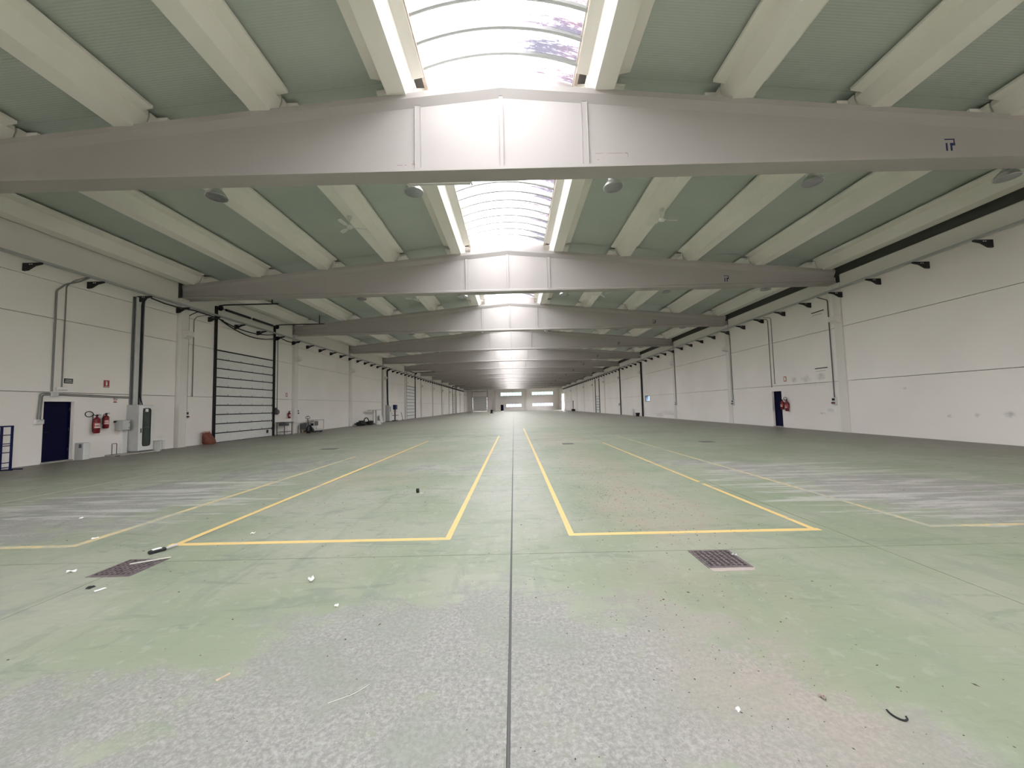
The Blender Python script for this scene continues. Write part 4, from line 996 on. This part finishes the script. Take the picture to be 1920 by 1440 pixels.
# right wall bits
def slot(y, z, w, lb):
    t = thing('wall_slot', lb, 'wall fitting', (W, y, z)); MB().box(-0.014, 0, -w / 2, w / 2, -0.022, 0.022).build('strip', M['black'], t); MB().box(-0.012, 0, -w * 0.35, w * 0.45, -0.15, -0.125).build('lower_strip', M['grey'], t)
slot(18.45, 5.90, 0.75, 'dark metal strip high on the wall opposite the loading doors')
slot(18.47, 3.08, 0.75, 'dark metal strip above the scuffed patch opposite the loading doors')
t = thing('bollard', 'short white bollard by the wall beyond the small sky-blue window', 'bollard', (W - 0.35, 46.9, 0))
MB().lathe([(0.16, 0), (0.16, 0.72), (0.12, 0.82), (0.0, 0.85)], 14).build('post', M['white'], t, True); MB().lathe([(0.2, 0), (0.2, 0.03)], 14).build('flange', M['lgrey'], t)
t = thing('black_bin', 'small black bin on the floor at the foot of the thick black pipe', 'bin', (W - 0.55, 44.6, 0))
MB().loft([[(a * 0.17 * k, b_ * 0.2 * k, z) for a, b_ in ((-1, -1), (1, -1), (1, 1), (-1, 1))] for k, z in ((0.8, 0), (1.1, 0.38))]).build('tub', M['black'], t); MB().bbox(-0.2, 0.2, -0.23, 0.23, 0.38, 0.42, 0.01).build('rim', M['rubber'], t)
tag(MB().bbox(-0.05, 0, -3.0, 3.0, 0, 0.06, 0.01).build('wall_batten', M['wall_r'], None, loc=(W, 38.2, 0.42)), 'long low batten on the wall opposite the loading doors above the stained foot', 'batten')
t = thing('fire_extinguisher_stand', 'far dark post with a black base at the wall opposite the loading doors', 'post', (W - 0.65, 92.0, 0))
MB().tube([(0, 0, 0), (0, 0, 2.6)], 0.08, 8).build('post', M['black'], t); MB().bbox(-0.4, 0.4, -0.5, 0.5, 0, 0.5, 0.05).build('base', M['black'], t)
t = thing('cone_weight', 'small black weighted post standing alone on the open floor', 'post', (-4.96, 86.3, 0))
MB().lathe([(0.34, 0), (0.34, 0.12), (0.26, 0.2), (0.26, 0.62), (0.3, 0.66), (0.3, 0.8), (0.0, 0.85)], 14).build('body', M['black'], t, True); MB().lathe([(0.42, 0), (0.42, 0.04)], 14).build('base', M['rubber'], t)

# ================================================================= floor markings, grates and litter
H = 0.0015
def marking(label, rects, mt):
    b = MB()
    for x0, x1, y0, y1 in rects: b.box(x0, x1, y0, y1, 0.0, H)
    return tag(b.build('floor_marking', M[mt]), label, 'floor marking')
marking('yellow painted bay outline with its open end far off, next to the drain grate half covered by a plastic strip', [(-3.98, -0.64, 4.48, 4.56), (-0.71, -0.64, 4.56, 19.9), (-3.94, -3.86, 4.56, 17.6)], 'yellow')
marking('yellow painted bay outline next to the drain grate with the chipped edge', [(0.76, 3.76, 4.53, 4.61), (0.76, 0.83, 4.61, 26.0), (3.66, 3.73, 4.61, 7.2), (3.67, 3.73, 7.36, 15.2)], 'yellow')
marking('thin faded yellow line crossing the grey worn patch, its corner turned to the side wall without loading doors', [(5.07, 5.14, 4.56, 18.5), (5.14, 12.5, 4.56, 4.63)], 'yellow_faded')
marking('very faded yellow line with corner on the side of the loading doors', [(-5.2, -5.1, 4.52, 12.5), (-12.0, -5.2, 4.50, 4.58)], 'yellow_faded')
marking('faint pale line running along the floor below the loading door wall', [(-9.3, -9.24, 4.0, 22.0)], 'pale_faded')

def grate(label, x0, y0, s=0.36):
    t = thing('drain_grate', label, 'drain grate', (x0, y0, 0))
    MB().box(-0.03, s + 0.03, -0.03, 0.0, 0, 0.004).box(-0.03, s + 0.03, s, s + 0.03, 0, 0.004).box(-0.03, 0, 0, s, 0, 0.004).box(s, s + 0.03, 0, s, 0, 0.004).build('frame', M['iron'], t)
    MB().box(0, s, 0, s, 0.0, 0.002).build('pit_shade_sheet', M['black'], t)  # flat black sheet stands in for the shade down the drain
    for i in range(8): MB().box(s * i / 7 - 0.009, s * i / 7 + 0.009, 0, s, 0.002, 0.010).build('bar', M['iron'], t)
    for i in range(10): MB().box(0, s, s * i / 9 - 0.006, s * i / 9 + 0.006, 0.002, 0.009).build('crossbar', M['iron'], t)
    return t
g1 = grate('square cast iron drain grate with a pale plastic strip lying across it', -3.98, 3.70)
g2 = grate('square cast iron drain grate with a chipped pinkish concrete lip', 1.95, 3.61)
MB().loft([[(-0.02, -0.10, 0.0), (0.36, -0.09, 0.0), (0.40, -0.03, 0.0), (-0.03, -0.03, 0.0)], [(-0.02, -0.10, 0.003), (0.36, -0.09, 0.003), (0.40, -0.03, 0.003), (-0.03, -0.03, 0.003)]]).build('concrete_lip', plain('pinkish_mortar', (0.42, 0.36, 0.33), 0.8, scl=30), g2)
for x, y, sx, lb in ((7.57, 14.6, 0.24, 'dark rectangular floor cover on the side without loading doors'), (-7.3, 15.1, 0.32, 'dark floor cover near the loading door side of the floor'), (2.27, 15.05, 0.22, 'dark floor cover in the middle of the floor inside the yellow bay')):
    t = thing('floor_cover', lb, 'floor cover', (x, y, 0)); MB().box(-sx, sx, -0.22, 0.22, 0, 0.004).build('frame', M['iron'], t); MB().box(-sx + 0.03, sx - 0.03, -0.19, 0.19, 0.004, 0.007).build('plate', M['dgrey'], t)

def scrap(label, x, y, w, l, mt, rz, z=0.0, crumple=0.3, name='paper_scrap', cat='scrap', seed=0):
    w *= 0.8; l *= 0.8
    rn = random.Random(seed + int(x * 100)); b = MB(); n = 5; vs = []
    for lay in (0, 1):
        for i in range(n):
            for j in range(n):
                u, v = (i / (n - 1) - 0.5), (j / (n - 1) - 0.5)
                hh = (rn.random() * crumple * min(w, l) if lay == 0 else 0)
                if lay == 0: vs.append([u * w * (1 + rn.uniform(-.2, .2)), v * l * (1 + rn.uniform(-.2, .2)), hh + 0.001])
                else: vs.append([vs[i * n + j][0], vs[i * n + j][1], vs[i * n + j][2] + 0.0015])
    fs = []
    for lay in (0, 1):
        for i in range(n - 1):
            for j in range(n - 1): a = lay * n * n + i * n + j; fs.append((a, a + n, a + n + 1, a + 1))
    edge = [(i, 0) for i in range(n - 1)] + [(n - 1, j) for j in range(n - 1)] + [(i, n - 1) for i in range(n - 1, 0, -1)] + [(0, j) for j in range(n - 1, 0, -1)]
    for a, c in zip(edge, edge[1:] + edge[:1]): fs.append((a[0] * n + a[1], c[0] * n + c[1], n * n + c[0] * n + c[1], n * n + a[0] * n + a[1]))
    b.add(vs, fs)
    return tag(b.build(name, M[mt], None, loc=(x, y, z), rz=rz), label, cat)
scrap('crumpled white paper scrap beyond the corner of the left bay line, inside the yellow bay', -3.22, 4.85, 0.06, 0.05, 'paper', 0.3, crumple=0.5)
scrap('white plastic scrap standing up where green paint meets worn concrete', -1.74, 3.49, 0.05, 0.05, 'paper', 0.8, crumple=1.1)
scrap('small white scrap on the worn concrete beside the joint', -1.3, 3.05, 0.035, 0.03, 'paper', 0.2, crumple=0.6)
scrap('crumpled white paper on green floor beyond the end of the strip-covered grate', -4.3, 3.8, 0.09, 0.05, 'paper', 0.5, crumple=0.5)
scrap('flat white card scrap just below the grate with the strip', -3.58, 3.41, 0.05, 0.09, 'paper', -0.5, crumple=0.1)
scrap('small black rubber scrap just below the grate with the strip', -3.71, 3.45, 0.035, 0.07, 'rubber', -0.6, crumple=0.5, name='rubber_scrap')
scrap('white scrap lying on the faded line on the worn patch', -5.19, 4.80, 0.05, 0.08, 'paper', -0.4, crumple=0.4)
scrap('tiny white scrap on the pale worn patch by the loading door side', -6.45, 5.74, 0.05, 0.05, 'paper', 0.1, crumple=0.5)
scrap('white scrap on the edge of the chipped drain grate', 2.31, 3.83, 0.04, 0.05, 'paper', 0.4, crumple=0.8, z=0.010)
scrap('white torn scrap on the worn concrete in the foreground', 1.23, 1.97, 0.025, 0.025, 'paper', 0.4, crumple=0.8)
scrap('dark red leaf-like flake in the foreground', 1.71, 2.04, 0.03, 0.035, 'scuff', 0.4, crumple=0.5, name='flake')
t = thing('black_clip', 'black clip with two prongs and a white tip beyond the grate', 'clip', (-3.90, 4.30, 0.0), -0.5)
MB().bbox(-0.03, 0.03, -0.09, 0.06, 0.0, 0.035, 0.008).build('clip_body', M['rubber'], t)
for x in (-0.012, 0.02): MB().tube([(x, 0.05, 0.02), (x + 0.01, 0.16, 0.035)], 0.006, 5).build('prong', M['steel'], t)
MB().bbox(-0.022, 0.022, -0.06, 0.02, 0.035, 0.045, 0.003).build('tip', M['paper'], t)
tag(MB().box(-0.012, 0.012, -0.16, 0.16, 0.0, 0.006).build('plastic_strip', M['offwhite'], None, loc=(-3.72, 4.02, 0.011), rz=-1.05), 'pale plastic strip lying across the drain grate', 'strip')
t = thing('tape_roll', 'small black roll standing on the floor inside the yellow bay', 'roll', (-1.66, 6.96, 0.0), 0.5)
MB().lathe([(0.04, -0.02), (0.04, 0.02), (0.022, 0.02), (0.022, -0.02)], 16, (0, 0, 0.04), 'x').build('roll', M['rubber'], t, True)
scrap('white label scrap beside the small black roll', -1.58, 6.92, 0.06, 0.03, 'paper', 0.1, crumple=0.2)
tag(MB().box(-0.006, 0.006, -0.035, 0.035, 0.0, 0.006).build('wood_splinter', M['wood'], None, loc=(-1.6, 2.28, 0), rz=-0.6), 'brown wood splinter on the worn concrete', 'splinter')
tag(MB().tube([(0.03 * math.cos(a), 0.042 * math.sin(a), 0.005) for a in [2.6 + 3.2 * i / 12 for i in range(13)]], 0.0045, 5).build('rubber_hook', M['rubber'], None, loc=(1.98, 1.93, 0)), 'curved black rubber piece in the foreground', 'rubber piece')
tag(MB().tube(bend([(-0.10, -0.07, 0.002), (0.02, -0.01, 0.004), (0.07, 0.06, 0.002)], 0.05), 0.0018, 4).build('string_piece', M['offwhite'], None, loc=(-0.78, 2.14, 0)), 'thin pale bent wire on the worn concrete', 'wire')

# crumbs and leaf bits: too many and too small to count
rn = random.Random(11); b = MB()
def crumb(x, y, s):
    a = rn.uniform(0, 2 * PI); w = s * rn.uniform(0.25, 0.8); c, sn = math.cos(a), math.sin(a); h = s * rn.uniform(0.1, 0.3)
    P = [(s, 0, 0), (0, w, 0), (-s, 0, 0), (0, -w, 0), (0, 0, h)]
    b.add([(x + p[0] * c - p[1] * sn, y + p[0] * sn + p[1] * c, p[2] + 0.0005) for p in P], [(0, 1, 4), (1, 2, 4), (2, 3, 4), (3, 0, 4)])
for cx, cy, rx, ry, n, s in ((1.9, 5.9, 0.5, 1.1, 420, 0.012), (2.2, 8.5, 0.5, 2.2, 260, 0.014), (2.3, 13, 0.6, 3.5, 160, 0.018), (1.2, 2.0, 0.5, 0.5, 90, 0.006), (1.4, 3.1, 0.5, 0.6, 170, 0.007), (-2.2, 5.8, 1.0, 1.0, 90, 0.012), (0.0, 6.0, 3.5, 3.0, 260, 0.010), (0.0, 2.6, 2.2, 0.9, 150, 0.006), (-2.6, 8.6, 1.0, 1.6, 120, 0.014), (0, 10, 8, 5, 160, 0.016)):
    for _ in range(n):
        x, y = rn.gauss(cx, rx), rn.gauss(cy, ry)
        if y < 0.9 or (1.9 < x < 2.36 and 3.5 < y < 4.02) or (-4.03 < x < -3.57 and 3.65 < y < 4.11): continue
        crumb(x, y, s * rn.uniform(0.4, 1.2))
o = b.build('floor_crumbs', M['rubber'] if False else plain('dark_leaf_crumbs', (0.075, 0.055, 0.045), 0.9)); o['kind'] = 'stuff'; o['label'] = 'dark crumbs and leaf bits strewn over the floor'; o['category'] = 'debris'
